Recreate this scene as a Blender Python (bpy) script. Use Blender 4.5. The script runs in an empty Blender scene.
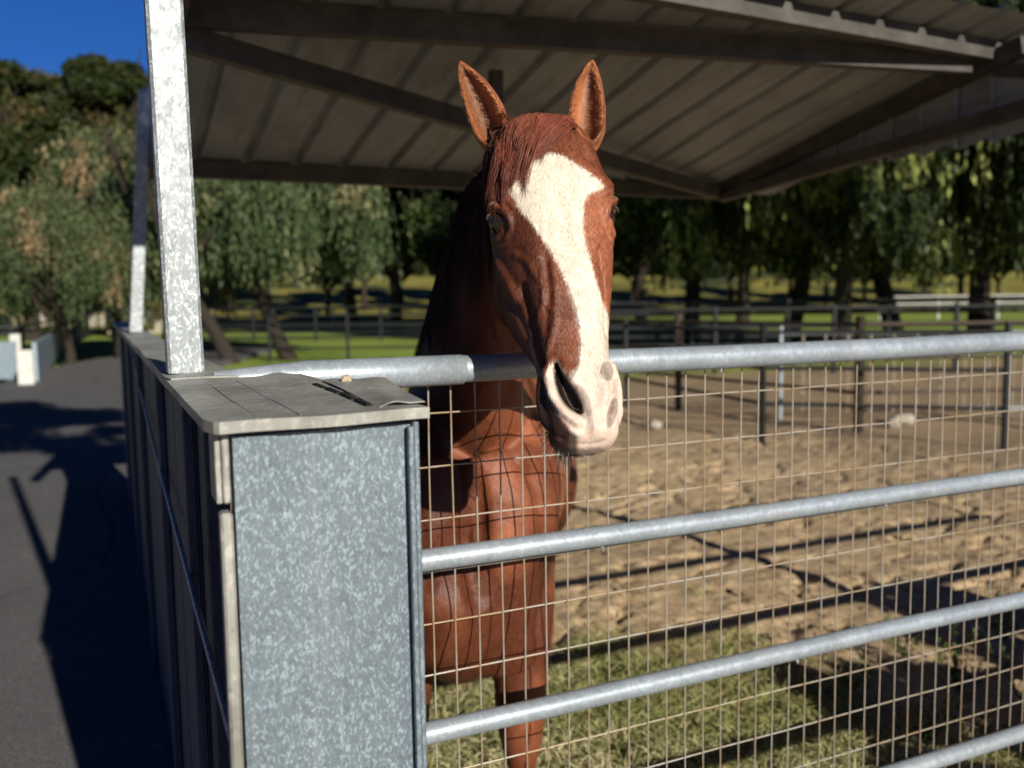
import bpy, math, random
import numpy as np
from mathutils import Vector, Matrix
from mathutils.bvhtree import BVHTree
random.seed(7); rng = np.random.default_rng(7)
R = math.radians
sc = bpy.context.scene
col = sc.collection

# ------------------------------------------------------------------ camera frame
CZ = 1.65; PSI = R(24.6); PIT = math.atan(84/900); ROLL = 0.0155; FPX = 900.0
fwd = Vector((math.sin(PSI)*math.cos(PIT), math.cos(PSI)*math.cos(PIT), -math.sin(PIT)))
r0 = Vector((math.cos(PSI), -math.sin(PSI), 0)); u0 = r0.cross(fwd)
right = r0*math.cos(ROLL) - u0*math.sin(ROLL)
up = u0*math.cos(ROLL) + r0*math.sin(ROLL)
CAM = Vector((0, 0, CZ))
def P(px, py, d): return CAM + fwd*d + right*((px-512)/FPX*d) + up*((384-py)/FPX*d)
def G(px, py, z=0.0):
    v = fwd + right*((px-512)/FPX) + up*((384-py)/FPX)
    return CAM + v*((z-CZ)/v.z)
def at_dist(px, d, z=0.0):          # ground point in pixel column px at forward distance d
    p = P(px, 300, d); return Vector((p.x, p.y, z))

cam = bpy.data.cameras.new('camera'); camo = bpy.data.objects.new('camera', cam); col.objects.link(camo)
m = Matrix((right, up, -fwd)).transposed().to_4x4(); m.translation = CAM
camo.matrix_world = m
cam.sensor_width = 36; cam.lens = FPX/1024*36; cam.clip_start = .05; cam.clip_end = 3000
cam.dof.use_dof = True; cam.dof.focus_distance = 1.5; cam.dof.aperture_fstop = 3.2
sc.camera = camo

# ------------------------------------------------------------------ light
SD = Vector((0.31, -2.5, 1.0)).normalized()
sun = bpy.data.lights.new('sun', 'SUN'); sun.energy = 5.5; sun.angle = R(.53); sun.color = (1, .92, .79)
so = bpy.data.objects.new('sun', sun); col.objects.link(so)
so.rotation_euler = SD.to_track_quat('Z', 'Y').to_euler(); so.location = (5, -20, 20)
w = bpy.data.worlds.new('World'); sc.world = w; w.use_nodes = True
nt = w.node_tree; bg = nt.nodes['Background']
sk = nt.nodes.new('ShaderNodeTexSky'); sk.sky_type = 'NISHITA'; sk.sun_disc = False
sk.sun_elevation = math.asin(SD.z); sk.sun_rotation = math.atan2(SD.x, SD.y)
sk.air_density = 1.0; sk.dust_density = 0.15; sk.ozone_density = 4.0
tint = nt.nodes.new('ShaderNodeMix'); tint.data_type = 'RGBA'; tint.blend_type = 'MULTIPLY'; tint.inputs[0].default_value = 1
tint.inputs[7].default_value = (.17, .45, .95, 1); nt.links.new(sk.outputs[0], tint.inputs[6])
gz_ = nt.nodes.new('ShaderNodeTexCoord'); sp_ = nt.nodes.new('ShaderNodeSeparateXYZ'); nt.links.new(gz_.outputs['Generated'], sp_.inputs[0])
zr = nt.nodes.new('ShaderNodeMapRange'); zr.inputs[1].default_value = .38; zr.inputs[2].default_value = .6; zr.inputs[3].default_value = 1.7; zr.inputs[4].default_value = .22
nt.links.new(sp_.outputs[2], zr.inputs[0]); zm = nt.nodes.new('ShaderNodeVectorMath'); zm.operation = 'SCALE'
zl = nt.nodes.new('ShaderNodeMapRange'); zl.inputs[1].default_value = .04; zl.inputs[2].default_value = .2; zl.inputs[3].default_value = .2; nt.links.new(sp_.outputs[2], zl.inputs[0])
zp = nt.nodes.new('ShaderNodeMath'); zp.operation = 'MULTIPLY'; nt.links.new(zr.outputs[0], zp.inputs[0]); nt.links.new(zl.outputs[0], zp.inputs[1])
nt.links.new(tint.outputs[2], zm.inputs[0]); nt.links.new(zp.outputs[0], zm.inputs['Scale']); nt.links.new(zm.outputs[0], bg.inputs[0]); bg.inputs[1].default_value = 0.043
sc.view_settings.view_transform = 'Standard'; sc.view_settings.look = 'None'; sc.view_settings.exposure = 0
sc.render.resolution_x = 1024; sc.render.resolution_y = 768

# ------------------------------------------------------------------ material helper
class NT:
    def __init__(s, name):
        s.m = bpy.data.materials.new(name); s.m.use_nodes = True; s.t = s.m.node_tree
        s.b = s.t.nodes['Principled BSDF']; s.out = s.t.nodes['Material Output']
        s.tc = None
    def n(s, ty, **k):
        x = s.t.nodes.new(ty)
        for a, v in k.items(): setattr(x, a, v)
        return x
    def l(s, a, b): s.t.links.new(a, b)
    def put(s, sock, v):
        if isinstance(v, bpy.types.NodeSocket): s.l(v, sock)
        elif v is not None:
            if sock.type == 'RGBA' and len(v) == 3: v = (*v, 1)
            sock.default_value = v
    def coord(s, kind='Object', scale=(1,1,1)):
        if kind == 'World': o = s.n('ShaderNodeNewGeometry').outputs['Position']
        else: o = s.n('ShaderNodeTexCoord').outputs[kind]
        mp = s.n('ShaderNodeMapping'); mp.inputs['Scale'].default_value = scale
        s.l(o, mp.inputs[0]); return mp.outputs[0]
    def noise(s, vec, scale, detail=4, rough=.55, dist=0):
        x = s.n('ShaderNodeTexNoise'); s.l(vec, x.inputs['Vector'])
        x.inputs['Scale'].default_value = scale; x.inputs['Detail'].default_value = detail
        x.inputs['Roughness'].default_value = rough; x.inputs['Distortion'].default_value = dist
        return x.outputs['Fac']
    def voro(s, vec, scale, feature='F1', out='Distance'):
        x = s.n('ShaderNodeTexVoronoi', feature=feature); s.l(vec, x.inputs['Vector'])
        x.inputs['Scale'].default_value = scale; return x.outputs[out]
    def ramp(s, f, stops):
        x = s.n('ShaderNodeValToRGB'); s.put(x.inputs[0], f); e = x.color_ramp.elements
        while len(e) < len(stops): e.new(.5)
        for i, (p, c) in enumerate(stops):
            if not hasattr(c, '__len__'): c = (c, c, c)
            e[i].position = p; e[i].color = (*c, 1)
        return x.outputs[0]
    def mix(s, f, a, b, mode='MIX'):
        x = s.n('ShaderNodeMix', data_type='RGBA', blend_type=mode)
        s.put(x.inputs[0], f); s.put(x.inputs[6], a); s.put(x.inputs[7], b); return x.outputs[2]
    def math(s, op, a, b=0, c=None):
        x = s.n('ShaderNodeMath', operation=op); s.put(x.inputs[0], a); s.put(x.inputs[1], b)
        if c is not None: s.put(x.inputs[2], c)
        return x.outputs[0]
    def mr(s, v, a, b, c=0, d=1):
        x = s.n('ShaderNodeMapRange'); s.put(x.inputs[0], v)
        for i, q in enumerate((a, b, c, d)): x.inputs[i+1].default_value = q
        return x.outputs[0]
    def attr(s, name): return s.n('ShaderNodeAttribute', attribute_name=name).outputs['Fac']
    def sep(s, v, i): 
        x = s.n('ShaderNodeSeparateXYZ'); s.l(v, x.inputs[0]); return x.outputs[i]
    def bump(s, h, strength=.3, dist=.01, normal=None):
        x = s.n('ShaderNodeBump'); s.put(x.inputs['Height'], h)
        x.inputs['Strength'].default_value = strength; x.inputs['Distance'].default_value = dist
        if normal is not None: s.l(normal, x.inputs['Normal'])
        return x.outputs[0]
    def done(s, color=None, rough=None, metal=None, normal=None, spec=None):
        s.put(s.b.inputs['Base Color'], color); s.put(s.b.inputs['Roughness'], rough)
        s.put(s.b.inputs['Metallic'], metal); s.put(s.b.inputs['Specular IOR Level'], spec)
        if normal is not None: s.l(normal, s.b.inputs['Normal'])
        return s.m

def m_galv(name, base=(.40,.45,.49), spangle=1.0, metal=.35, streak=1.0, rough=.45, scale=1.0):
    t = NT(name); v = t.coord('Object'); 
    vs = t.coord('Object', (1, 1, .55))
    vs = t.mix(.012, vs, t.n('ShaderNodeTexNoise').outputs['Color'], 'ADD'); v1 = t.voro(vs, 300*scale, out='Color'); g1 = t.sep(v1, 0)
    v2 = t.voro(vs, 150*scale, out='Color'); g2 = t.sep(v2, 1)
    fl = t.ramp(t.math('ADD', t.math('MULTIPLY', g1, .6), t.math('MULTIPLY', g2, .4)), [(.1, .74), (.45, .92), (.62, 1.03), (.72, 1.5), (1, 2.1)])
    fl = t.mix(spangle, (1,1,1), fl)
    big = t.ramp(t.noise(v, 6, 5, .6), [(.3, .82), (.7, 1.12)])
    c = t.mix(1, base, fl, 'MULTIPLY'); c = t.mix(1, c, big, 'MULTIPLY')
    st = t.noise(t.coord('Object', (60, 60, 2)), 1, 3)
    c = t.mix(t.mr(st, .62, .8, 0, .35*streak), c, (.55, .55, .52))
    c = t.mix(t.mr(t.noise(v, 23, 6, .7), .66, .78, 0, .5), c, (.16, .12, .09))
    h = t.math('ADD', t.math('MULTIPLY', g1, .3), t.noise(v, 120, 3))
    return t.done(c, t.mr(t.noise(v, 40, 4), .3, .7, rough-.1, rough+.12), metal, t.bump(h, .12, .002), .5)

M = {}
M['galv_panel'] = m_galv('galvanised_panel', (.175,.225,.262), .9, .15, .6, .5, 1.5)
M['galv_pipe'] = m_galv('galvanised_pipe', (.37,.43,.49), .28, .35, 1, .42)
M['galv_post'] = m_galv('galvanised_post', (.33,.37,.39), 1.0, .2, .9, .5)
M['galv_dull'] = m_galv('weathered_zinc_cap', (.36,.365,.335), .35, .1, .5, .55, .5)
def stain(m, sc_, lo, hi, colr, amt):
    nt_=m.node_tree; b=nt_.nodes['Principled BSDF']; lk=b.inputs['Base Color'].links[0]; src=lk.from_socket
    tc=nt_.nodes.new('ShaderNodeTexCoord'); n=nt_.nodes.new('ShaderNodeTexNoise'); n.inputs['Scale'].default_value=sc_; n.inputs['Detail'].default_value=7; n.inputs['Roughness'].default_value=.68
    nt_.links.new(tc.outputs['Object'],n.inputs['Vector']); r=nt_.nodes.new('ShaderNodeMapRange'); r.inputs[1].default_value=lo; r.inputs[2].default_value=hi; r.inputs[4].default_value=amt
    nt_.links.new(n.outputs['Fac'],r.inputs[0]); x=nt_.nodes.new('ShaderNodeMix'); x.data_type='RGBA'; nt_.links.new(r.outputs[0],x.inputs[0]); nt_.links.new(src,x.inputs[6]); x.inputs[7].default_value=(*colr,1); nt_.links.new(x.outputs[2],b.inputs['Base Color'])
stain(M['galv_dull'],5,.48,.62,(.15,.15,.13),.6); stain(M['galv_dull'],26,.56,.68,(.55,.53,.46),.6); stain(M['galv_dull'],60,.62,.72,(.10,.07,.05),.6)
stain(M['galv_pipe'],16,.64,.72,(.26,.17,.10),.55); stain(M['galv_pipe'],5,.55,.7,(.55,.57,.57),.35); stain(M['galv_post'],7,.56,.7,(.22,.24,.25),.5)
stain(M['galv_panel'],3,.5,.75,(.13,.16,.18),.45); stain(M['galv_panel'],30,.68,.75,(.5,.52,.5),.5)
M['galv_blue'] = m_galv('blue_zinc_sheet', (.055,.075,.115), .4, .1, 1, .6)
def m_wire():
    t = NT('wire_zinc'); v = t.coord('Object')
    c = t.mix(t.mr(t.noise(v, 9, 5, .7), .42, .62), (.46,.44,.39), (.42,.30,.18))
    return t.done(c, .5, .3, None, .4)
M['wire'] = m_wire()
def m_roof():
    t = NT('roof_sheet'); v = t.coord('Object')
    c = t.ramp(t.noise(v, 2.2, 5, .6), [(.3, (.25,.275,.30)), (.7, (.36,.39,.41))])
    c = t.mix(t.mr(t.noise(t.coord('Object', (18, 1.2, 18)), 1, 4), .5, .75, 0, .5), c, (.15,.125,.10))
    return t.done(c, .6, .1, None, .3)
M['roof'] = m_roof()
def m_beam():
    t = NT('beam_steel'); v = t.coord('Object')
    c = t.ramp(t.noise(v, 7, 6, .7), [(.3, (.05,.045,.04)), (.6, (.10,.095,.085)), (.8, (.15,.14,.12))])
    return t.done(c, .6, .1, t.bump(t.noise(v, 60, 4), .2, .003), .3)
M['beam'] = m_beam()
def m_dark(name, c0, rough=.7, metal=0.0):
    t = NT(name); v = t.coord('Object')
    c = t.mix(t.noise(v, 9, 5, .6), tuple(x*.6 for x in c0), tuple(min(1, x*1.35) for x in c0))
    return t.done(c, rough, metal, t.bump(t.noise(v, 45, 4), .25, .004), .4)
M['dark_metal'] = m_dark('dark_pipe', (.022,.025,.028), .6, .1)
M['rust_pipe'] = m_dark('rusty_pipe', (.07,.05,.038), .65, .1)
M['plank'] = m_dark('dark_weathered_board', (.045,.04,.05), .8)
M['black_gap'] = m_dark('slit_shade', (.012,.012,.013), .8)  # black stands in for the shade inside the cap slits
M['white_paint'] = m_dark('chalky_white_paint', (.62,.62,.58), .6)
M['blue_panel'] = m_dark('pale_blue_panel', (.30,.38,.46), .5)
M['rock'] = m_dark('pale_stone', (.42,.38,.31), .9)
M['pebble'] = m_dark('tan_pebble', (.50,.40,.27), .9)
M['bark'] = m_dark('bark', (.035,.027,.021), .95)
M['bark_pale'] = m_dark('pale_bark', (.20,.15,.10), .95)
def m_leaf(name, ca, cb, cc, pc=.75):
    t = NT(name)
    ri = t.n('ShaderNodeNewGeometry').outputs['Random Per Island']
    ob = t.noise(t.coord('Object'), .45, 3, .6)
    c = t.mix(ri, ca, cb); c = t.mix(t.mr(t.math('ADD', t.math('MULTIPLY', ri, .45), t.math('MULTIPLY', t.math('SUBTRACT', ob, .42), 3.2)), pc-.2, pc+.2), c, cc)
    t.done(c, .55, 0, None, .25)
    tr = t.n('ShaderNodeBsdfTranslucent'); t.put(tr.inputs[0], c)
    ms = t.n('ShaderNodeMixShader'); ms.inputs[0].default_value = .22
    t.l(t.b.outputs[0], ms.inputs[1]); t.l(tr.outputs[0], ms.inputs[2]); t.l(ms.outputs[0], t.out.inputs[0])
    return t.m
M['pepper'] = m_leaf('pepper_leaf', (.012,.022,.007), (.05,.08,.022), (.34,.39,.11), .72)  # third colour paints sunlit yellow-green highlights into patches of leaves
M['pepper_tan'] = m_leaf('pepper_leaf_tan', (.045,.07,.03), (.12,.16,.065), (.42,.29,.17), .78)
M['pepper_mid'] = m_leaf('pepper_leaf_mid', (.045,.075,.03), (.12,.17,.075), (.33,.30,.16), .88)
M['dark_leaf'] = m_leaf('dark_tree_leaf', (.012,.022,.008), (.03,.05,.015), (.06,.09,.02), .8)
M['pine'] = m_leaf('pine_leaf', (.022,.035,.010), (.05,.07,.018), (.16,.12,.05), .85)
M['weed'] = m_leaf('weed_leaf', (.05,.09,.02), (.12,.18,.05), (.3,.26,.1), .85)
M['grass'] = m_leaf('paddock_grass', (.28,.30,.10), (.50,.50,.22), (.72,.66,.40), .5)

def m_ground():
    t = NT('ground'); p = t.coord('World'); X = t.sep(p, 0); Y = t.sep(p, 1)
    n1 = t.noise(p, 1.6, 8, .65); n2 = t.noise(p, 14, 6, .7); n3 = t.noise(p, 70, 4, .6)
    dirt = t.ramp(n2, [(.25, (.28,.195,.11)), (.5, (.58,.43,.255)), (.75, (.78,.61,.39))])
    dirt = t.mix(t.mr(n1, .35, .7, 0, .45), dirt, (.38,.29,.19))
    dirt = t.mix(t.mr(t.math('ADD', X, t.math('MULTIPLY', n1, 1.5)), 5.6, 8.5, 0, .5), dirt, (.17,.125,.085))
    dirt = t.mix(t.mr(t.voro(p, 26), .0, .16, .55, 0), dirt, (.07,.045,.03))
    g = t.ramp(n2, [(.3, (.07,.08,.025)), (.6, (.17,.18,.065)), (.8, (.32,.28,.13))])
    dx = t.math('SUBTRACT', X, 1.35); dy = t.math('SUBTRACT', Y, 2.2)
    rr = t.math('SQRT', t.math('ADD', t.math('POWER', t.math('MULTIPLY', dx, .70), 2), t.math('POWER', t.math('MULTIPLY', dy, .62), 2)))
    gm = t.mr(t.math('ADD', rr, t.math('MULTIPLY', t.math('SUBTRACT', n1, .5), 1.6)), .75, 1.25, 1, 0)
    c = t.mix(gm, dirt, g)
    far = t.ramp(t.noise(p, .25, 5, .6), [(.3, (.17,.25,.045)), (.6, (.32,.42,.08)), (.8, (.44,.44,.13))])
    yel = t.ramp(t.noise(p, .06, 4, .6), [(.35, (.03,.045,.015)), (.5, (.30,.27,.06)), (.6, (.06,.075,.025))])
    D = t.math('ADD', t.math('MULTIPLY', X, .10), t.math('MULTIPLY', Y, 1.0))
    c = t.mix(t.mr(t.math('ADD', D, t.math('MULTIPLY', n1, 2)), 17, 19.5), c, far)
    c = t.mix(t.mr(t.math('ADD', D, t.math('MULTIPLY', n1, 8)), 60, 75), c, yel)
    h = t.math('ADD', t.math('MULTIPLY', n2, .8), t.math('MULTIPLY', n3, .35))
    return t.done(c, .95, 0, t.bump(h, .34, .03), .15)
M['ground'] = m_ground()
def m_asph():
    t = NT('aisle_paving'); p = t.coord('World')
    c = t.ramp(t.noise(p, 90, 4, .7), [(.3, (.08,.08,.085)), (.7, (.22,.22,.225))])
    c = t.mix(t.mr(t.noise(p, 1.3, 5), .4, .7, 0, .5), c, (.11,.11,.115))
    cr = t.voro(t.mix(.35, t.coord('World', (.4,.3,1)), t.n('ShaderNodeTexNoise').outputs['Color'], 'ADD'), 1, 'DISTANCE_TO_EDGE')
    c = t.mix(t.mr(cr, .001, .004, .55, 0), c, (.03,.03,.03))
    c = t.mix(t.mr(t.noise(p, 7, 7, .72), .58, .7, 0, .5), c, (.30,.28,.25))
    return t.done(c, .92, 0, t.bump(t.noise(p, 160, 4), .3, .005), .1)
M['asphalt'] = m_asph()

# ------------------------------------------------------------------ mesh helpers
def mesh_np(name, V, F, mat, parent=None, smooth=False, mats=None):
    """V (n,3) array, F (k,4) or (k,3) array or python list"""
    me = bpy.data.meshes.new(name)
    if isinstance(F, np.ndarray):
        k = F.shape[1]; V = np.asarray(V, dtype=np.float32)
        me.vertices.add(len(V)); me.vertices.foreach_set('co', V.ravel())
        me.loops.add(F.size); me.loops.foreach_set('vertex_index', F.astype(np.int32).ravel())
        me.polygons.add(len(F)); me.polygons.foreach_set('loop_start', (np.arange(len(F))*k).astype(np.int32))
        me.update(calc_edges=True); me.validate()
    else:
        me.from_pydata([tuple(v) for v in V], [], F)
    me.materials.append(mat)
    if smooth: me.polygons.foreach_set('use_smooth', np.ones(len(me.polygons), bool))
    o = bpy.data.objects.new(name, me); col.objects.link(o)
    if parent is not None: o.parent = parent
    return o

class MB:
    def __init__(s): s.v = []; s.f = []
    def add(s, v, f):
        n = len(s.v); s.v += [Vector(q) for q in v]; s.f += [tuple(i+n for i in q) for q in f]
    def box(s, lo, hi, bev=0.0):
        x0,y0,z0 = lo; x1,y1,z1 = hi
        if bev <= 0:
            s.add([(x0,y0,z0),(x1,y0,z0),(x1,y1,z0),(x0,y1,z0),(x0,y0,z1),(x1,y0,z1),(x1,y1,z1),(x0,y1,z1)],
                  [(0,3,2,1),(4,5,6,7),(0,1,5,4),(1,2,6,5),(2,3,7,6),(3,0,4,7)])
        else:
            b = bev; vs = []
            for z, i in ((z0,b),(z0+b,0),(z1-b,0),(z1,b)):
                k = b if i else 0
                for (x,y) in ((x0+k+b*(0 if k else 1),y0+k),(x1-k-b*(0 if k else 1),y0+k),(x1-k,y0+k+b*(0 if k else 1)),(x1-k,y1-k-b*(0 if k else 1)),
                              (x1-k-b*(0 if k else 1),y1-k),(x0+k+b*(0 if k else 1),y1-k),(x0+k,y1-k-b*(0 if k else 1)),(x0+k,y0+k+b*(0 if k else 1))):
                    vs.append((x,y,z))
            fs = [tuple(range(7,-1,-1)), tuple(range(24,32))]
            for r in range(3):
                for i in range(8): fs.append((r*8+i, r*8+(i+1)%8, r*8+8+(i+1)%8, r*8+8+i))
            s.add(vs, fs)
    def bar(s, a, b, wx, wy, side=None, roll=None):       # rectangular bar between two points
        a = Vector(a); b = Vector(b); d = (b-a).normalized()
        ref = Vector(roll) if roll else (Vector((0,0,1)) if abs(d.z) < .9 else Vector((0,1,0)))
        x = d.cross(ref).normalized(); y = x.cross(d).normalized()
        vs = [q + x*sx*wx/2 + y*sy*wy/2 for q in (a, b) for sx, sy in ((-1,-1),(1,-1),(1,1),(-1,1))]
        s.add(vs, [(0,1,2,3),(7,6,5,4),(0,4,5,1),(1,5,6,2),(2,6,7,3),(3,7,4,0)])
    def tube(s, pts, rad, n=12, cap=True):
        pts = [Vector(p) for p in pts]; k = len(pts)
        rads = rad if hasattr(rad, '__len__') else [rad]*k
        t0 = (pts[1]-pts[0]).normalized(); ref = Vector((0,0,1)) if abs(t0.z) < .9 else Vector((1,0,0))
        u = t0.cross(ref).normalized(); vs = []
        for i, p in enumerate(pts):
            t = (pts[min(i+1,k-1)]-pts[max(i-1,0)]).normalized()
            u = (u - t*u.dot(t)).normalized(); v = t.cross(u)
            vs += [p + (u*math.cos(2*math.pi*j/n)+v*math.sin(2*math.pi*j/n))*rads[i] for j in range(n)]
        fs = [(i*n+j, i*n+(j+1)%n, (i+1)*n+(j+1)%n, (i+1)*n+j) for i in range(k-1) for j in range(n)]
        if cap: fs += [tuple(range(n-1,-1,-1)), tuple((k-1)*n+j for j in range(n))]
        s.add(vs, fs)
    def build(s, name, mat, parent=None, smooth=False):
        o = mesh_np(name, s.v, s.f, mat, parent, smooth)
        if smooth and hasattr(o.data, 'set_sharp_from_angle'): o.data.set_sharp_from_angle(angle=R(40))
        return o
def empty(name, loc, label, cat, group=None):
    o = bpy.data.objects.new(name, None); col.objects.link(o); o.location = loc; o.empty_display_size = .2
    o['label'] = label; o['category'] = cat
    if group: o['group'] = group
    bpy.context.view_layer.update()
    return o
def tag(o, label, cat, group=None):
    o['label'] = label; o['category'] = cat
    if group: o['group'] = group
    return o
def rel(o, root):   # keep world-space mesh coords while parented to root located at root.location
    off = root.location
    n = len(o.data.vertices); a = np.empty(n*3, np.float32); o.data.vertices.foreach_get('co', a)
    a = a.reshape(-1,3) - np.array(off, np.float32); o.data.vertices.foreach_set('co', a.ravel()); o.data.update()
    o.parent = root; return o
def part(mb, name, mat, root, smooth=False, under=None):
    o = rel(mb.build(name, mat, None, smooth), root)
    if under is not None: o.parent = under
    return o

# value noise for numpy
def vnoise(x, y, seed=0):
    xi = np.floor(x).astype(int); yi = np.floor(y).astype(int); fx = x-xi; fy = y-yi
    fx = fx*fx*(3-2*fx); fy = fy*fy*(3-2*fy)
    def h(a, b):
        n = (a*374761393 + b*668265263 + seed*1442695041) & 0x7fffffff
        n = ((n ^ (n >> 13))*1274126177) & 0x7fffffff
        return ((n ^ (n >> 16)) & 0xffff)/65535.0
    return (h(xi,yi)*(1-fx)+h(xi+1,yi)*fx)*(1-fy)+(h(xi,yi+1)*(1-fx)+h(xi+1,yi+1)*fx)*fy
def fbm(x, y, o=4, seed=0):
    s = 0; a = 1; t = 0
    for i in range(o): s = s + a*vnoise(x*2**i, y*2**i, seed+i); t += a; a *= .5
    return s/t

# ------------------------------------------------------------------ ground
AZ = 0.13
def hill(x, y):
    d = np.sqrt(x*x+y*y)
    ridge = np.clip((y*0.95+x*.25-62)/120, 0, 1)
    ridge = ridge*ridge*(3-2*ridge)
    return ridge*(9+8*fbm(x/90, y/90, 3, 5))
def ground():
    xs = np.concatenate([np.array([-1200,-700,-400,-250]), np.arange(-160, -2, 6), np.arange(-2,.5,.25), np.arange(.5, 8.0, .026), np.arange(8.0, 20, .25), np.arange(20, 200, 6), np.array([250,400,700,1200])])
    ys = np.concatenate([np.array([-300,-100,-40,-15,-5]), np.arange(-2,1.5,.25), np.arange(1.5, 9.0, .026), np.arange(9.0, 20, .2), np.arange(20,60,2), np.arange(60, 300, 6), np.array([350,500,800,1500])])
    X, Y = np.meshgrid(xs, ys)
    near = np.clip((X-.4)/.6,0,1)*np.clip((30-Y)/15,0,1)*np.clip((30-X)/15,0,1)*np.clip((Y-1.2)/.6,0,1)
    fine = np.clip((9.3-Y),0,1)*np.clip(8.4-X,0,1)
    Z = near*((fbm(X*1.1,Y*1.1,3,1)-.5)*.10 + fine*((fbm(X*5.5,Y*5.5,3,9)-.5)*.020 + (fbm(X*15,Y*15,2,4)-.5)*.022))
    Z = Z - fine*near*.03*np.clip(1-np.abs(fbm(X*3.3,Y*3.3,2,21)-.42)*18, 0, 1)
    rh=np.random.default_rng(3); fx=xs; fy=ys
    for k in range(260):
        cx=rh.uniform(.9,7.8); cy=rh.uniform(2.0,8.8); a=rh.uniform(0,6.28); r=rh.uniform(.05,.085); dp=rh.uniform(.006,.020)
        i0,i1=np.searchsorted(fx,[cx-.16,cx+.16]); j0,j1=np.searchsorted(fy,[cy-.16,cy+.16])
        xx=X[j0:j1,i0:i1]-cx; yy=Y[j0:j1,i0:i1]-cy; u=xx*math.cos(a)+yy*math.sin(a); v=-xx*math.sin(a)+yy*math.cos(a)
        q=np.sqrt((u/1.15)**2+v**2)/r; Z[j0:j1,i0:i1]+= -dp*np.clip(1.15-q,0,1)**.6 + dp*.55*np.exp(-((q-1.25)/.22)**2)
    Z = Z + hill(X,Y)
    V = np.stack([X,Y,Z],-1).reshape(-1,3); ny, nx = X.shape
    i = (np.arange(ny-1)[:,None]*nx+np.arange(nx-1)[None]).ravel()
    F = np.stack([i,i+1,i+nx+1,i+nx],-1)
    o = mesh_np('ground', V, F, M['ground'], None, True); o['kind'] = 'structure'
ground()
mb = MB()
aw = [(-2.2,-4),(-2.4,14),(-1.6,24),(1.5,34)]; bw = [(.33,-4),(.33,9),(1.2,20),(5.5,32)]
vs = [(x,y,AZ) for (x,y) in aw]+[(x,y,AZ) for (x,y) in bw]+[(x,y,-.05) for (x,y) in aw]+[(x,y,-.05) for (x,y) in bw]
fs = []
for i in range(3):
    fs += [(i,4+i,5+i,i+1),(i,i+1,9+i,8+i),(4+i,12+i,13+i,5+i)]
mb.add(vs, fs); o = mb.build('aisle_paving', M['asphalt']); o['kind'] = 'structure'

# ------------------------------------------------------------------ aisle wall with capped end
CT = CZ-.134          # cap top
wall = empty('stable_wall', (.3, 1.03, AZ), 'long low stable wall with weathered zinc cap and speckled galvanised end panel beside the horse', 'wall')
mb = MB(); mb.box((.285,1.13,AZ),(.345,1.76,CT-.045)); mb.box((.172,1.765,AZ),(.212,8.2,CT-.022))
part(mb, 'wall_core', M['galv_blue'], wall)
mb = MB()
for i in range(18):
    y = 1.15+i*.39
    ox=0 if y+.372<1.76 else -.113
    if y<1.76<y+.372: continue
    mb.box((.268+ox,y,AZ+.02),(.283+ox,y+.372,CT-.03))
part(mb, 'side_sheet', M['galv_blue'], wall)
mb = MB()
for i in range(6): mb.box((.262,1.12+i*.112,.9),(.267,1.10+i*.115+.108,CT-.045))
part(mb, 'plank_panel', M['plank'], wall)
for k,(a,b) in enumerate((((.262,1.72,CT-.06),(.255,1.15,CT-.62)),((.148,5.2,CT-.05),(.128,1.12,CT-.42)))):
    mb = MB(); n=24
    mb.tube([Vector(a).lerp(Vector(b), i/n)+Vector((0,0,-.04*math.sin(math.pi*i/n)+.002*math.sin(i*2.3))) for i in range(n+1)], .0055, 6)
    part(mb, 'cable', M['galv_post'], wall, True)
for y in (1.75, 2.6, 3.9, 5.2, 6.6):
    mb = MB(); mb.box((.133,y+.02,AZ+.01),(.153,y+.07,CT-.03), .003); part(mb, 'stud', M['galv_blue'], wall)
# end panel: slightly dished sheet
nx, nz = 12, 40; V = []; F = []
for j in range(nz+1):
    for i in range(nx+1):
        x = .136+(.358-.136)*i/nx; z = AZ+(CT-.0215-AZ)*j/nz
        y = 1.086+.012*i/nx+.004*math.sin(math.pi*i/nx)*math.sin(j*.35+.6)+.002*math.sin(i*1.7+j*.21)
        V.append((x,y,z))
for j in range(nz):
    for i in range(nx): a=j*(nx+1)+i; F.append((a,a+1,a+nx+2,a+nx+1))
endp = mesh_np('end_panel', V, F, M['galv_panel'], None, True); rel(endp, wall)
mb = MB(); mb.box((.358,1.086,AZ),(.366,1.125,CT-.018),.002); mb.box((.351,1.083,AZ),(.3575,1.092,CT-.024),.001)
part(mb, 'corner_flange', M['galv_panel'], wall, under=endp)
mb = MB(); mb.box((.1235,1.088,CT-.10),(.132,1.115,CT-.016),.002); mb.box((.116,1.092,CT-.10),(.1225,1.15,CT-.016),.001)
part(mb, 'corner_bracket', M['galv_dull'], wall, under=endp)
mb = MB(); mb.box((.119,1.09,AZ),(.1335,1.115,CT-.112),.003)
mb.box((.136,1.112,AZ),(.356,1.128,CT-.0145))
part(mb, 'edge_strip', M['galv_dull'], wall)
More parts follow.
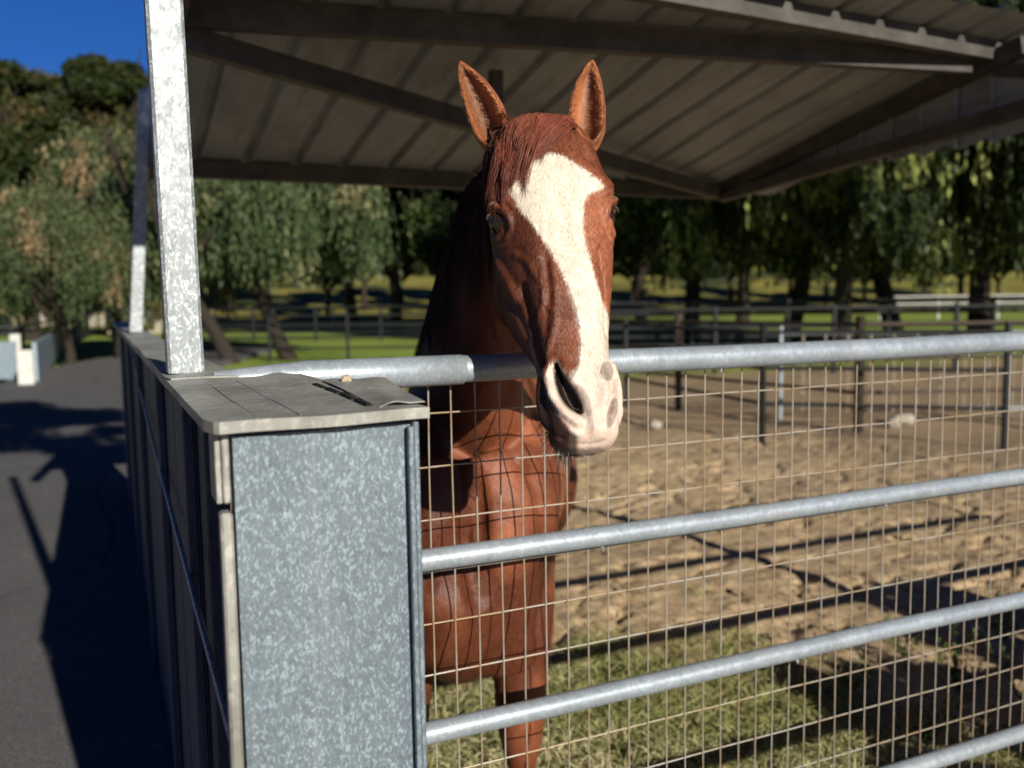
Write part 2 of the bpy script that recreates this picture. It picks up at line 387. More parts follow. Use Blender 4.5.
# cap sheets
def cap(x0,x1,y0,y1,z,th,seed=0,warp=.003,curl=False):
    nx, ny = 20, max(8,int((y1-y0)/.04)); V=[]; F=[]
    for L in (0,1):
        for j in range(ny+1):
            for i in range(nx+1):
                u=i/nx; v=j/ny; x=x0+(x1-x0)*u; y=y0+(y1-y0)*v
                zz = z - L*th + warp*math.sin(x*31+seed)*math.cos(y*9+seed)
                if curl: zz += .005*math.exp(-((u-.78)/.1)**2)*v; y += .012*u*(1-v); x -= .03*max(0,u-.5)*2*v
                # rounded front-left corner
                if i==0 and j==0: x+=.008; y+=.008
                V.append((x,y,zz))
    n=(nx+1)*(ny+1)
    for j in range(ny):
        for i in range(nx):
            a=j*(nx+1)+i; F.append((a,a+1,a+nx+2,a+nx+1)); F.append((n+a,n+a+nx+1,n+a+nx+2,n+a+1))
    for i in range(nx):
        F.append((i,n+i,n+i+1,i+1)); a=ny*(nx+1)+i; F.append((a+1,n+a+1,n+a,a))
    for j in range(ny):
        a=j*(nx+1); F.append((a+nx+1,n+a+nx+1,n+a,a)); a+=nx; F.append((a,n+a,n+a+nx+1,a+nx+1))
    return V,F
V,F = cap(.106,.376,1.062,1.72,CT,.014,0,.0008,True)
capo = mesh_np('cap_sheet', V, F, M['galv_dull'], None, False); rel(capo, wall)
V,F = cap(.108,.232,1.722,3.4,CT+.003,.02,2); o = mesh_np('cap_sheet', V, F, M['galv_dull'], None, False); rel(o, wall)
V,F = cap(.108,.232,3.402,8.2,CT+.001,.02,3); o = mesh_np('cap_sheet', V, F, M['galv_dull'], None, False); rel(o, wall)
# seams + torn slit along the cap
mb = MB()
for x in (.165,.215):
    mb.tube([(x+.01*math.sin(i)*.1,1.08+i*.055,CT+.0006) for i in range(11)], .0007, 5)
part(mb, 'seam', M['galv_post'], wall, under=capo)
mb = MB()
slit=[(318,384),(330,388),(345,393),(360,399),(376,405)]
pts=[G(a,b,CT+.003) for a,b in slit]
for i in range(4):
    a=pts[i].lerp(pts[i+1],.06); b=pts[i].lerp(pts[i+1],.88); mb.bar(a+Vector((-.006,0,.001)),b+Vector((-.006,0,-.0005)),.008,.0025)
part(mb, 'torn_slit', M['black_gap'], wall, under=capo)  # dark bars laid on the cap, painting the slits' inner shade
mb = MB()
cs_=[(322,381),(386,379),(425,404),(379,407)]; q0=[G(a,b,CT+.001) for a,b in cs_]; nn=10; vs=[]; fs=[]
for L_ in (0,1):
    for j in range(nn+1):
        for i in range(nn+1):
            u=i/nn; v=j/nn; p=q0[0].lerp(q0[3],v).lerp(q0[1].lerp(q0[2],v),u); vs.append((p.x,p.y,CT+.0025-.0012*L_+.004*math.sin(u*3.0)*abs(math.sin(v*4+.5))+.0015*math.sin(u*9+v*5)))
nq=(nn+1)**2
for j in range(nn):
    for i in range(nn): a=j*(nn+1)+i; fs.append((a,a+1,a+nn+2,a+nn+1)); fs.append((nq+a,nq+a+nn+1,nq+a+nn+2,nq+a+1))
for i in range(nn): fs.append((i,nq+i,nq+i+1,i+1)); a=nn*(nn+1)+i; fs.append((a+1,nq+a+1,nq+a,a)); a=i*(nn+1); fs.append((a,a+nn+1,nq+a+nn+1,nq+a)); a+=nn; fs.append((a+nn+1,a,nq+a,nq+a+nn+1))
mb.add(vs,fs)
part(mb, 'folded_edge', M['galv_dull'], wall, under=capo)
# debris on the cap
def rock(name, c, r, mat, label=None, cat=None, group=None, seed=0, sub=3):
    import bmesh
    bm = bmesh.new(); bmesh.ops.create_icosphere(bm, subdivisions=sub, radius=1)
    rs = random.Random(seed); sx,sy,sz=[rs.uniform(.7,1.25) for _ in range(3)]
    ph=[rs.uniform(0,6) for _ in range(6)]
    for v in bm.verts:
        q=v.co; k=1+.16*math.sin(q.x*2.6+ph[0])*math.sin(q.y*2.9+ph[1])+.12*math.sin(q.z*4+ph[2])*math.cos(q.x*3.7+ph[3])+.06*math.sin(q.y*8+ph[4])
        v.co = Vector((q.x*sx,q.y*sy,q.z*sz*.75))*k*r
    me=bpy.data.meshes.new(name); bm.to_mesh(me); bm.free(); me.materials.append(mat)
    me.polygons.foreach_set('use_smooth', np.ones(len(me.polygons),bool))
    o=bpy.data.objects.new(name,me); col.objects.link(o); o.location=c
    if label: tag(o,label,cat,group)
    return o
q = G(346,384,CT); rock('pebble', (q.x,q.y,CT+.008), .011, M['pebble'], 'small tan pebble lying on the zinc wall cap near the rail sleeve', 'pebble', seed=3)

# ------------------------------------------------------------------ shelter (roof, beams, posts)
SL=.2; ZB=2.35; YB=5.05; YF=2.74; XL=.32; XR=3.86
def rz(y): return ZB+SL*(5-y)
shel = empty('horse_shelter', (.15,1.85,CT), 'open sided metal shelter with ribbed mono-pitch roof on galvanised posts above the horse', 'shelter')
# ribbed sheets
prof=[]; x=XL-.05
while x < XR+.5:
    prof += [(x,0),(x+.20,0),(x+.215,.028),(x+.245,.028),(x+.26,0)]; x+=.26
V=[];F=[]; n=len(prof); ny=14
for L in (0,1):
    for j in range(ny+1):
        y=YF+(YB+.1-YF)*j/ny
        for (px,pz) in prof:
            V.append((px,y,rz(y)+.05+pz+.004*math.sin(px*2+j)+(.0022 if L else 0)))
for j in range(ny):
    for i in range(n-1):
        a=j*n+i; F.append((a,a+n,a+n+1,a+1)); b=a+n*(ny+1); F.append((b,b+1,b+n+1,b+n))
o=mesh_np('roof_sheet',V,F,M['roof']); rel(o,shel)
def beam(a,b,wx,wy,name='beam',mat='beam'):
    mb=MB(); mb.bar(a,b,wx,wy); return part(mb,name,M[mat],shel)
beam((XL,5.0,ZB),(XR,5.0,ZB),.06,.09,'purlin')
beam((XL,3.40,rz(3.40)-.01),(XR-.1,3.04,rz(3.04)-.02),.06,.10,'purlin')
beam((XL,2.84,rz(2.84)+.01),(XR+.5,3.0,rz(3.0)+.01),.06,.08,'purlin')
q=P(730,188,5.7)
beam((.33,3.42,rz(3.42)-.09),(XR-.1,4.93,ZB-.01),.055,.085,'brace')
beam((1.62,3.66,rz(3.66)+.02),(1.62,3.66,rz(3.66)-.24),.05,.05,'king_post')
# left and right rafters
beam((.30,1.80,rz(1.8)-.02),(.30,5.0,ZB-.02),.06,.09,'rafter')
beam((XR,2.82,rz(2.82)-.03),(XR,5.0,ZB+.02),.06,.08,'rafter')
beam((XR,2.5,ZB+.15),(XR,5.0,ZB-.03),.06,.07,'side_chord')
mb=MB(); 
y=2.8
while y<4.85:
    y2=min(y+.2,4.9); a=.012 if int((y-1.9)/.2)%2 else 0
    mb.add([(XR+.032+a,y,ZB+.04),(XR+.032+a,y2,ZB),(XR+.032+a,y2,rz(y2)-.02),(XR+.032+a,y,rz(y)-.02)],[(0,1,2,3)])
    mb.box((XR+.02,y-.012,ZB+.01),(XR+.034,y+.012,rz(y)-.03)); y+=.2
part(mb,'gable_sheet',M['roof'],shel)
# posts
pb=G(185.5,374,CT)
def post(base, top, w):
    mb=MB(); base=Vector(base); top=Vector(top); b=w*.5; k=.006
    ring=[(-b+k,-b),(b-k,-b),(b,-b+k),(b,b-k),(b-k,b),(-b+k,b),(-b,b-k),(-b,-b+k)]
    vs=[]; N=10
    for i in range(N+1):
        c=base.lerp(top,i/N); vs+=[(c.x+x,c.y+y,c.z) for x,y in ring]
    fs=[(i*8+j,i*8+(j+1)%8,(i+1)*8+(j+1)%8,(i+1)*8+j) for i in range(N) for j in range(8)]+[tuple(range(7,-1,-1)),tuple(N*8+j for j in range(8))]
    mb.add(vs,fs); return part(mb,'post',M['galv_post'],shel)
post((pb.x,pb.y,CT+.004),(pb.x-.016,pb.y,3.05),.066)
a=G(137,333,CT); d=4.6
post((.170,4.87,CT+.004),(.270,4.87,2.70),.062)
post((XR+.06,2.40,0),(XR+.06,2.40,2.62),.08)
beam((XR+.04,2.40,ZB+.19),(XR+.04,3.0,rz(3.0)-.06),.05,.06,'brace')

# ------------------------------------------------------------------ mesh fence panel
FY=1.75; RZ=[CZ-.143,CZ-.540,CZ-.915,CZ-1.335]
fence = empty('pipe_fence', (.4,FY,0), 'galvanised pipe fence panel filled with welded wire mesh, horse leaning over it', 'fence')
RAILS=[]
for i,z in enumerate(RZ):
    mb=MB(); r=.0285 if i==0 else .0235
    mb.tube([(.36+k*.5, FY+ (0 if i else -.0), z+.0016*math.sin(k*1.9+i)) for k in range(13)], r, 20)
    RAILS.append(part(mb,'rail',M['galv_pipe'],fence,True))
mb=MB(); a0=.19
xs_=P(471,372,1.84).x
mb.tube([(a0,FY,RZ[0]+.001),(.26,FY,RZ[0]+.001),(.36,FY,RZ[0]+.001),(xs_-.003,FY,RZ[0]),(xs_,FY,RZ[0])],[.018,.024,.0315,.0315,.0295],20)
part(mb,'rail_sleeve',M['galv_pipe'],fence,True)
for x in (.385, 6.3):
    mb=MB(); mb.tube([(x,FY+.03,0),(x,FY+.03,RZ[0]-.03)],.022,14); part(mb,'fence_post',M['galv_pipe'],fence,True)
mb=MB(); WY=FY+.027
px=.40; k=0
rs=random.Random(4)
while px<6.3:
    j=rs.uniform(-.0015,.0015)
    n=9; mb.tube([(px+j+rs.uniform(-.0012,.0012),WY+rs.uniform(-.001,.001),.06+(RZ[0]-.033-.06)*i/(n-1)) for i in range(n)],.0018,6)
    px+=.0545
z=RZ[0]-.092; 
while z>.05:
    mb.tube([(.385+i*.2,WY+.0036,z+rs.uniform(-.0012,.0012)) for i in range(30)],.0018,6); z-=.1135
part(mb,'wire_mesh',M['wire'],fence)
# drips / weld blobs on rails
for (x,i) in ((1.35,0),(1.02,1),(2.2,0),(1.9,1),(1.6,2),(2.9,1)):
    mb=MB(); mb.tube([(x,FY,RZ[i]-.022),(x+.002,FY-.003,RZ[i]-.032),(x+.003,FY-.003,RZ[i]-.037)],[.005,.003,.001],8); part(mb,'zinc_drip',M['galv_post'],fence,True,RAILS[i])

exec_horse = True
# ------------------------------------------------------------------ HORSE
def catmull(pts, n):
    pts=np.array(pts,float); k=len(pts); out=[]
    ext=np.vstack([2*pts[0]-pts[1],pts,2*pts[-1]-pts[-2]])
    for i in range(k-1):
        p0,p1,p2,p3=ext[i],ext[i+1],ext[i+2],ext[i+3]
        for j in range(n):
            t=j/n; out.append(.5*((2*p1)+(-p0+p2)*t+(2*p0-5*p1+4*p2-p3)*t*t+(-p0+3*p1-3*p2+p3)*t**3))
    out.append(pts[-1]); return np.array(out)
class Acc:
    def __init__(s): s.v=[]; s.f=[]; s.n=0
    def rings(s, Rg):           # Rg (k, m, 3)
        k,m_,_=Rg.shape; b=s.n; s.v.append(Rg.reshape(-1,3))
        for i in range(k-1):
            for j in range(m_): s.f.append((b+i*m_+j,b+i*m_+(j+1)%m_,b+(i+1)*m_+(j+1)%m_,b+(i+1)*m_+j))
        s.v.append(Rg[0].mean(0)[None]); s.v.append(Rg[-1].mean(0)[None]); c0=b+k*m_; c1=c0+1
        for j in range(m_): s.f.append((c0,b+(j+1)%m_,b+j)); s.f.append((c1,b+(k-1)*m_+j,b+(k-1)*m_+(j+1)%m_))
        s.n+=k*m_+2
    def limb(s, pts, rx, ry=None, side=(1,0,0), n=20, sub=5):   # ellipse sections: rx along 'side'
        if tuple(side)==(1,0,0) and Vector(pts[-1]).z<1.75 or Vector(pts[-1]).y>1.99: pts=[BR(p) for p in pts]; side=(math.cos(BROT),math.sin(BROT),0) if Vector(pts[0]).y>1.7 and Vector(pts[0]).z<1.6 else side
        ry = ry or rx
        A=catmull([list(p)+[a,b] for p,a,b in zip(pts,rx,ry)], sub); side=Vector(side); out=[]
        for i in range(len(A)):
            t=Vector(A[min(i+1,len(A)-1)][:3]-A[max(i-1,0)][:3]).normalized()
            x=(side-t*side.dot(t)).normalized(); y=t.cross(x); c=Vector(A[i][:3])
            out.append([c+x*A[i][3]*math.cos(2*math.pi*j/n)+y*A[i][4]*math.sin(2*math.pi*j/n) for j in range(n)])
        s.rings(np.array([[tuple(q) for q in r] for r in out]))

# head frame
Pp=P(543,112,1.79); Pm=P(592,441,1.56)
Dax=(Pm-Pp); HL=Dax.length; Dax.normalize(); HS=HL/.672
YAW=R(-17)     # turn of the face about its long axis, from straight -Y
Fr=Vector((math.sin(YAW),-math.cos(YAW),0)); Fax=(Fr-Dax*Fr.dot(Dax)).normalized()
Xax=Dax.cross(Fax).normalized()
if Xax.dot(right)<0: Xax=-Xax
def H(s,x,f): return Pp+Dax*(s*HS)+Xax*(x*HS)+Fax*(f*HS)
stn=[(-.015,[(0,-.055),(.03,-.058),(.05,-.07),(.062,-.10),(.065,-.15),(.05,-.20),(0,-.21)]),
 (.006,[(0,-.018),(.042,-.02),(.07,-.036),(.084,-.08),(.08,-.14),(.06,-.20),(0,-.22)]),
 (.035,[(0,.006),(.048,.002),(.084,-.022),(.099,-.07),(.094,-.14),(.068,-.205),(0,-.225)]),
 (.09,[(0,.020),(.054,.014),(.095,-.015),(.11,-.065),(.095,-.14),(.072,-.22),(0,-.225)]),
 (.15,[(0,.026),(.056,.020),(.104,-.012),(.118,-.055),(.1,-.14),(.075,-.24),(0,-.228)]),
 (.20,[(0,.024),(.058,.017),(.108,-.016),(.121,-.052),(.112,-.14),(.088,-.25),(0,-.232)]),
 (.26,[(0,.017),(.056,.011),(.094,-.018),(.114,-.062),(.112,-.15),(.090,-.262),(0,-.24)]),
 (.33,[(0,.009),(.050,.004),(.078,-.022),(.103,-.07),(.106,-.16),(.084,-.26),(0,-.235)]),
 (.40,[(0,.003),(.046,-.002),(.068,-.025),(.088,-.072),(.082,-.15),(.062,-.235),(0,-.215)]),
 (.47,[(0,-.002),(.042,-.007),(.060,-.028),(.072,-.066),(.062,-.12),(.045,-.18),(0,-.175)]),
 (.53,[(0,-.005),(.041,-.010),(.060,-.030),(.068,-.062),(.057,-.10),(.032,-.142),(0,-.148)]),
 (.585,[(0,-.009),(.044,-.012),(.064,-.032),(.067,-.062),(.052,-.095),(.034,-.132),(0,-.137)]),
 (.63,[(0,-.016),(.042,-.019),(.060,-.038),(.062,-.068),(.052,-.10),(.032,-.13),(0,-.136)]),
 (.655,[(0,-.028),(.038,-.030),(.056,-.044),(.060,-.072),(.050,-.10),(.028,-.124),(0,-.13)]),
 (.672,[(0,-.048),(.026,-.049),(.038,-.058),(.040,-.078),(.034,-.095),(.016,-.108),(0,-.112)])]
A=Acc()
ss=np.array([s for s,_ in stn]); full=[]
for s,c in stn:
    c=[(0,c[0][1])]+list(c[1:-1])+[(0,c[-1][1])]
    loop=c+[(-x,f) for x,f in c[-2:0:-1]]
    # closed catmull
    L=np.array(loop); k=len(L); o_=[]
    for i in range(k):
        p0,p1,p2,p3=L[i-1],L[i],L[(i+1)%k],L[(i+2)%k]
        for j in range(5):
            t=j/5; o_.append(.5*((2*p1)+(-p0+p2)*t+(2*p0-5*p1+4*p2-p3)*t*t+(-p0+3*p1-3*p2+p3)*t**3))
    full.append(np.hstack([np.full((len(o_),1),s),np.array(o_)]))
full=np.array(full); mm=full.shape[1]
dense=catmull(full.reshape(len(stn),-1),6).reshape(-1,mm,3)
def toW(a):
    a=np.asarray(a); return np.array(Pp)+HS*(a[...,0:1]*np.array(Dax)+a[...,1:2]*np.array(Xax)+a[...,2:3]*np.array(Fax))
A.rings(toW(dense))
# ears : cupped lofts, in head-local coordinates
UPE=-1
ear_axis={}
for sgn in (-1,1):
    base=np.array([.058,.092,-.060]) if sgn>0 else np.array([.055,-.084,-.058]); tip=np.array([-.150,.126,-.035]) if sgn>0 else np.array([-.152,-.148,-.030])
    ax=(tip-base); ln=np.linalg.norm(ax); ax=ax/ln
    face=np.array([0.0,sgn*.45 if sgn<0 else -.12,1.0]); face-=ax*face.dot(ax); face/=np.linalg.norm(face)
    lat=np.cross(ax,face)
    ear_axis[sgn]=(base,ax,ln,face,lat)
    tk=[0,.1,.22,.38,.55,.72,.86,.95,1.0]; rk=[.016,.029,.0375,.0395,.036,.028,.0175,.009,.003]
    ok=[3,25,62,82,85,80,70,50,20]
    ts=np.linspace(0,1,26); rr=np.interp(ts,tk,rk); op=np.interp(ts,tk,ok)
    rgs=[]
    for t,r,o_ in zip(ts,rr,op):
        c=base+ax*ln*t+face*(-.004+.012*math.sin(t*2.6)) + lat*(.006*math.sin(t*math.pi)*(-sgn))
        th=np.linspace(R(180-0)-R(180-o_)+0,R(180)+R(180-o_),15) # arc around the back, opening half-angle o_
        aa=np.linspace(-math.pi+R(o_),math.pi-R(o_),15)+math.pi   # measured from face direction
        outr=[c+(face*math.cos(q)+lat*math.sin(q)*1.0)*r for q in aa]
        thick=min(.0085,r*.6); inr=[c+(face*math.cos(q)+lat*math.sin(q)*1.0)*(r-thick)+0*face for q in aa[::-1]]
        rgs.append(outr+inr)
    A.rings(toW(np.array(rgs)))
    # base flesh
    b0=H(*base); 
    A.limb([H(.10,sgn*.066,-.066),H(.078,sgn*.076,-.062),H(.052,sgn*.086,-.062)],[.036*HS,.032*HS,.022*HS],side=tuple(Xax),n=16)
# neck
CX=.78
BROT=R(-29)
def BR(p):
    p=Vector(p); a=min(1,max(0,(p.y-1.9)/.25)); q=p-Vector((CX,2.08,0)); c,s_=math.cos(BROT),math.sin(BROT)
    r=Vector((q.x*c-q.y*s_,q.x*s_+q.y*c,q.z))+Vector((CX,2.08,0)); return p.lerp(r,a)
nk=[H(.05,0,-.12),H(-.0,0,-.17)]
nk=[tuple(H(.12,0,-.13)),tuple(H(.09,0,-.17)),(.86,1.98,1.70),(.84,2.16,1.52),(CX+.03,2.36,1.36),(CX,2.55,1.24)]
A.limb(nk,[.066,.070,.084,.115,.170,.20],[.09,.115,.155,.20,.26,.32],side=(1,0,0),n=28,sub=8)
# crest
A.limb([tuple(H(.05,0,-.115)),(.87,2.02,1.86),(.84,2.28,1.74),(CX,2.6,1.58),(CX,2.95,1.48)],[.045,.045,.05,.07,.09],[.06,.07,.09,.12,.14],side=(1,0,0),n=20)
# trunk
tr=[(1.985,.10,1.10,.15),(2.04,.17,1.07,.27),(2.14,.222,1.04,.37),(2.3,.25,1.04,.43),(2.5,.245,1.06,.43),(2.75,.24,1.06,.41),(3.1,.28,1.05,.39),(3.5,.28,1.10,.37),(3.8,.28,1.21,.35),(4.0,.21,1.22,.27),(4.1,.1,1.2,.14)]
A.limb([(CX,y,z) for y,_,z,_ in tr],[h for _,h,_,_ in tr],[v for _,_,_,v in tr],side=(1,0,0),n=36)
# pectoral masses
for sgn in (-1,1):
    A.limb([(CX+sgn*.07,2.04,1.27),(CX+sgn*.10,2.0,1.12),(CX+sgn*.11,2.04,.92),(CX+sgn*.13,2.12,.72)],[.08,.105,.105,.08],[.06,.075,.08,.07],n=18)
    # shoulder
    A.limb([(CX+sgn*.06,2.45,1.34),(CX+sgn*.165,2.25,1.22),(CX+sgn*.17,2.15,1.08),(CX+sgn*.165,2.28,.92)],[.09,.10,.095,.08],[.12,.13,.12,.11],n=18)
    # foreleg
    lx=CX+sgn*.155
    A.limb([(lx,2.30,1.05),(lx,2.27,.88),(lx+.003,2.22,.74),(lx+.004,2.19,.62),(lx+.004,2.185,.52),(lx+.004,2.19,.45),(lx+.004,2.20,.36),(lx+.004,2.20,.22),(lx+.004,2.19,.15),(lx+.004,2.16,.09),(lx+.004,2.14,.055)],
           [.09,.092,.084,.072,.064,.052,.032,.028,.036,.030,.04],[.12,.11,.092,.074,.062,.052,.036,.034,.042,.034,.045],n=20)
    A.limb([(lx+.004,2.145,.075),(lx+.004,2.125,.03),(lx+.004,2.115,.012)],[.045,.056,.060],[.05,.064,.07],n=20)
    # hind leg
    hx=CX+sgn*.16; hz=hx-(.10 if sgn<0 else 0)
    A.limb([(hx,3.7,1.15),(hx+sgn*.03,3.55,.92),(hx+sgn*.03,3.62,.78),(hx+sgn*.01,3.82,.62),(hz,3.93,.52),(hz,3.92,.42),(hz,3.88,.28),(hz,3.86,.16),(hz,3.82,.09),(hz,3.80,.05)],
           [.13,.12,.09,.06,.05,.042,.032,.038,.03,.04],[.22,.17,.12,.075,.06,.05,.036,.042,.034,.045],n=20)
    A.limb([(hz,3.81,.075),(hz,3.79,.03),(hz,3.78,.012)],[.043,.054,.058],[.048,.06,.066],n=20)
V0=np.vstack(A.v)
tmp=mesh_np('tmp',V0,A.f,M['bark'])
md=tmp.modifiers.new('r','REMESH'); md.mode='VOXEL'; md.voxel_size=.0040; md.adaptivity=0
dg=bpy.context.evaluated_depsgraph_get(); me=bpy.data.meshes.new_from_object(tmp.evaluated_get(dg),depsgraph=dg)
bpy.data.objects.remove(tmp)
nv=len(me.vertices); co=np.empty(nv*3); me.vertices.foreach_get('co',co); co=co.reshape(-1,3)
ed=np.empty(len(me.edges)*2,np.int32); me.edges.foreach_get('vertices',ed); ed=ed.reshape(-1,2)
deg=np.bincount(ed.ravel(),minlength=nv).astype(float)
def local(co):
    q=(co-np.array(Pp))/HS; return np.stack([q@np.array(Dax),q@np.array(Xax),q@np.array(Fax)],-1)
def smooth(co,it,w):
    w=np.asarray(w)[:,None] if np.ndim(w) else w
    for _ in range(it):
        s=np.stack([np.bincount(ed[:,0],co[ed[:,1],k],nv)+np.bincount(ed[:,1],co[ed[:,0],k],nv) for k in range(3)],-1)/deg[:,None]
        co=co+(s-co)*w
    return co
Lc=local(co); inhead=np.clip((Lc[:,2]+.27)/.05,0,1)*(Lc[:,0]>-.2)*(Lc[:,0]<.75)*(np.abs(Lc[:,1])<.2)
isear=(Lc[:,0]<-.015)&(np.abs(Lc[:,1])>.03)&(Lc[:,2]>-.09)&(Lc[:,0]>-.22)
wb=np.where(isear,.0,1.0)
co=smooth(co,4,np.where(isear,.25,.5))
co=smooth(co,46,(1-inhead)*.5)
co=smooth(co,14,np.clip((Lc[:,2]+.27)/.05,0,1)*wb*.5*(np.abs(Lc[:,0]-.25)<.45))
def normals(co):
    me.vertices.foreach_set('co',co.ravel()); me.update()
    n_=np.empty(nv*3); me.vertices.foreach_get('normal',n_); return n_.reshape(-1,3)
def sstep(d): d=np.clip(d,0,1); return 1-d*d*(3-2*d)
def pdist(L,pts):
    pts=np.array(pts,float); best=np.full(len(L),9.)
    for a,b in zip(pts[:-1],pts[1:]):
        ab=b-a; t=np.clip(((L-a)@ab)/max(1e-9,ab@ab),0,1); best=np.minimum(best,np.linalg.norm(L-(a+t[:,None]*ab),axis=1))
    return best
Nn=normals(co); Lc=local(co); disp=np.zeros(nv)
def both(pts): return [pts,[(s,-x,f) for s,x,f in pts]]
def stroke(pts,r,amt,sym=True):
    global disp
    for q in (both(pts) if sym else [pts]):
        if len(q)==1: q=q+[tuple(np.array(q[0])+1e-5)]
        disp=disp+amt*sstep(pdist(Lc,q)/r)
stroke([(.165,.085,.0),(.158,.108,-.03)],.032,.010)           # brow
stroke([(.105,.074,.0)],.034,-.009)                          # temple hollow
stroke([(.238,.085,-.02),(.245,.098,-.04)],.024,-.007)        # under the eye
stroke([(.27,.092,-.055),(.34,.084,-.068),(.43,.064,-.072)],.016,.009)   # facial crest
stroke([(.29,.07,-.022),(.38,.055,-.035),(.47,.046,-.038)],.022,-.007)
stroke([(.31,.09,-.10),(.39,.075,-.11),(.46,.055,-.10)],.024,-.009)
stroke([(.33,.088,-.17)],.085,.012)                           # cheek muscle
stroke([(.30,.08,-.035),(.33,.078,-.06),(.37,.07,-.055),(.40,.066,-.08)],.007,.005)  # veins
stroke([(.36,.072,-.05),(.42,.055,-.045),(.48,.048,-.05)],.006,.004)
stroke([(.37,.08,-.09),(.42,.064,-.10),(.49,.05,-.095)],.006,.004)
stroke([(.40,.066,-.08),(.45,.06,-.12)],.006,.004)
stroke([(.12,.0,.03),(.3,.0,.01)],.02,-.001)
# nostrils: comma shaped, flared rim
NO=[(.535,.050,-.022),(.56,.055,-.030),(.590,.052,-.034),(.612,.040,-.034)]
stroke([(.53,.060,-.03),(.56,.068,-.045),(.595,.068,-.055),(.622,.055,-.055)],.017,.012)
stroke([(.535,.034,-.010),(.57,.036,-.014),(.60,.030,-.02)],.015,.006)

# mouth and chin
stroke([(.672,.012,-.092),(.655,.044,-.098),(.62,.052,-.102),(.585,.05,-.104)],.010,-.009)
stroke([(.640,.0,-.128)],.035,.010)
stroke([(.65,.02,-.03)],.022,.004)
stroke([(.62,.0,-.012),(.665,.0,-.05)],.010,-.004,False)
# eye sockets
EY=(.215,.113,-.040)
stroke([(.217,.118,-.045)],.030,-.020)
stroke([(.196,.104,-.020),(.190,.118,-.036),(.197,.121,-.062)],.011,.009)   # upper lid
stroke([(.236,.105,-.028),(.241,.114,-.045),(.232,.117,-.066)],.010,.005)
bv0=None
me.calc_loop_triangles(); bv0=BVHTree.FromPolygons([tuple(q) for q in co],[tuple(t.vertices) for t in me.loop_triangles])
def S(px,py):
    d_=(P(px,py,1.0)-CAM).normalized(); h=bv0.ray_cast(CAM,d_); return tuple(h[0]) if h[0] is not None else None
def pstroke(pts,r,amt):
    global disp
    q=[S(*p) for p in pts]; q=[p for p in q if p]
    if len(q)>1: disp=disp+amt/HS*sstep(pdist(co,q)/r)
pstroke([(499,262),(510,282),(517,299)],.014,.010); pstroke([(511,308),(520,322),(527,338)],.013,.009)
pstroke([(522,288),(530,315),(537,345),(543,362)],.016,-.011)
pstroke([(551,262),(555,285),(555,319),(549,348),(547,360)],.008,.005)
pstroke([(541,268),(543,300),(536,325)],.006,.004); pstroke([(543,300),(552,312)],.005,.003)
pstroke([(500,285),(503,305),(508,325),(514,345)],.012,-.007)
pstroke([(545,258),(549,290),(545,330)],.012,-.005)
pstroke([(515,255),(528,262),(538,280)],.010,.004)
pstroke([(600,250),(606,290),(606,330)],.012,-.006); pstroke([(609,262),(613,285)],.010,.006)
LN=[(557,367),(561,381),(569,397),(578,410)]; RN=[(616,380),(615,395),(611,410)]
pstroke([(551,362),(548,378),(552,396),(563,412),(577,423)],.012,.010); pstroke([(562,362),(570,376),(580,392)],.012,.005)
pstroke([(622,372),(624,390),(620,410)],.010,.008); pstroke([(606,384),(605,400)],.009,.004)
NH=[(555.5,364,2.2),(558,373,4.0),(562,383,6.0),(567,393,7.2),(573,402,6.6),(580,411,3.0)]
def projpx(co):
    rp_=co-np.array(CAM); dd_=rp_@np.array(fwd); return 512+FPX*(rp_@np.array(right))/dd_, 384-FPX*(rp_@np.array(up))/dd_
def taperd(px_,py_,kn,n=10):
    c_=catmull(kn,n); b_=np.full(len(px_),99.)
    for x_,y_,w_ in c_: b_=np.minimum(b_,np.hypot(px_-x_,py_-y_)/w_)
    return b_
def noseside(): return (Lc[:,0]>.45)&(Lc[:,2]>-.12)&((Nn@np.array(fwd))<.25)
px_,py_=projpx(co)
disp=disp-.030/HS*sstep(taperd(px_,py_,NH)/1.55)*noseside()
pstroke(RN,.009,-.016)
pstroke([(541,418),(550,432),(562,439)],.007,-.006); pstroke([(575,444),(592,445),(604,441)],.006,-.002); pstroke([(566,430),(580,434)],.010,.004); pstroke([(612,428),(620,424)],.010,.004)
def estroke(pts,r,amt):
    global disp
    for sg in (1,-1):
        q=[]
        for p in pts:
            w_=S(*p)
            if w_:
                l_=local(np.array([w_]))[0]; q.append((l_[0],l_[1]*sg if sg>0 else -l_[1],l_[2]))
        if len(q)>1: disp=disp+amt/HS*sstep(pdist(Lc,q)/r)
estroke([(485,218),(488,210),(495,206),(503,208),(509,216),(511,224)],.0095,.010)
estroke([(510,229),(506,237),(498,241),(490,239)],.008,.006)
estroke([(489,246),(500,249),(509,245)],.006,.003)
estroke([(494,199),(504,199),(512,206)],.008,.004)
pstroke([(487,262),(489,300),(497,335),(512,355)],.010,.005)
co=co+Nn*disp[:,None]*HS
co=smooth(co,2,np.where(isear,0,.4))
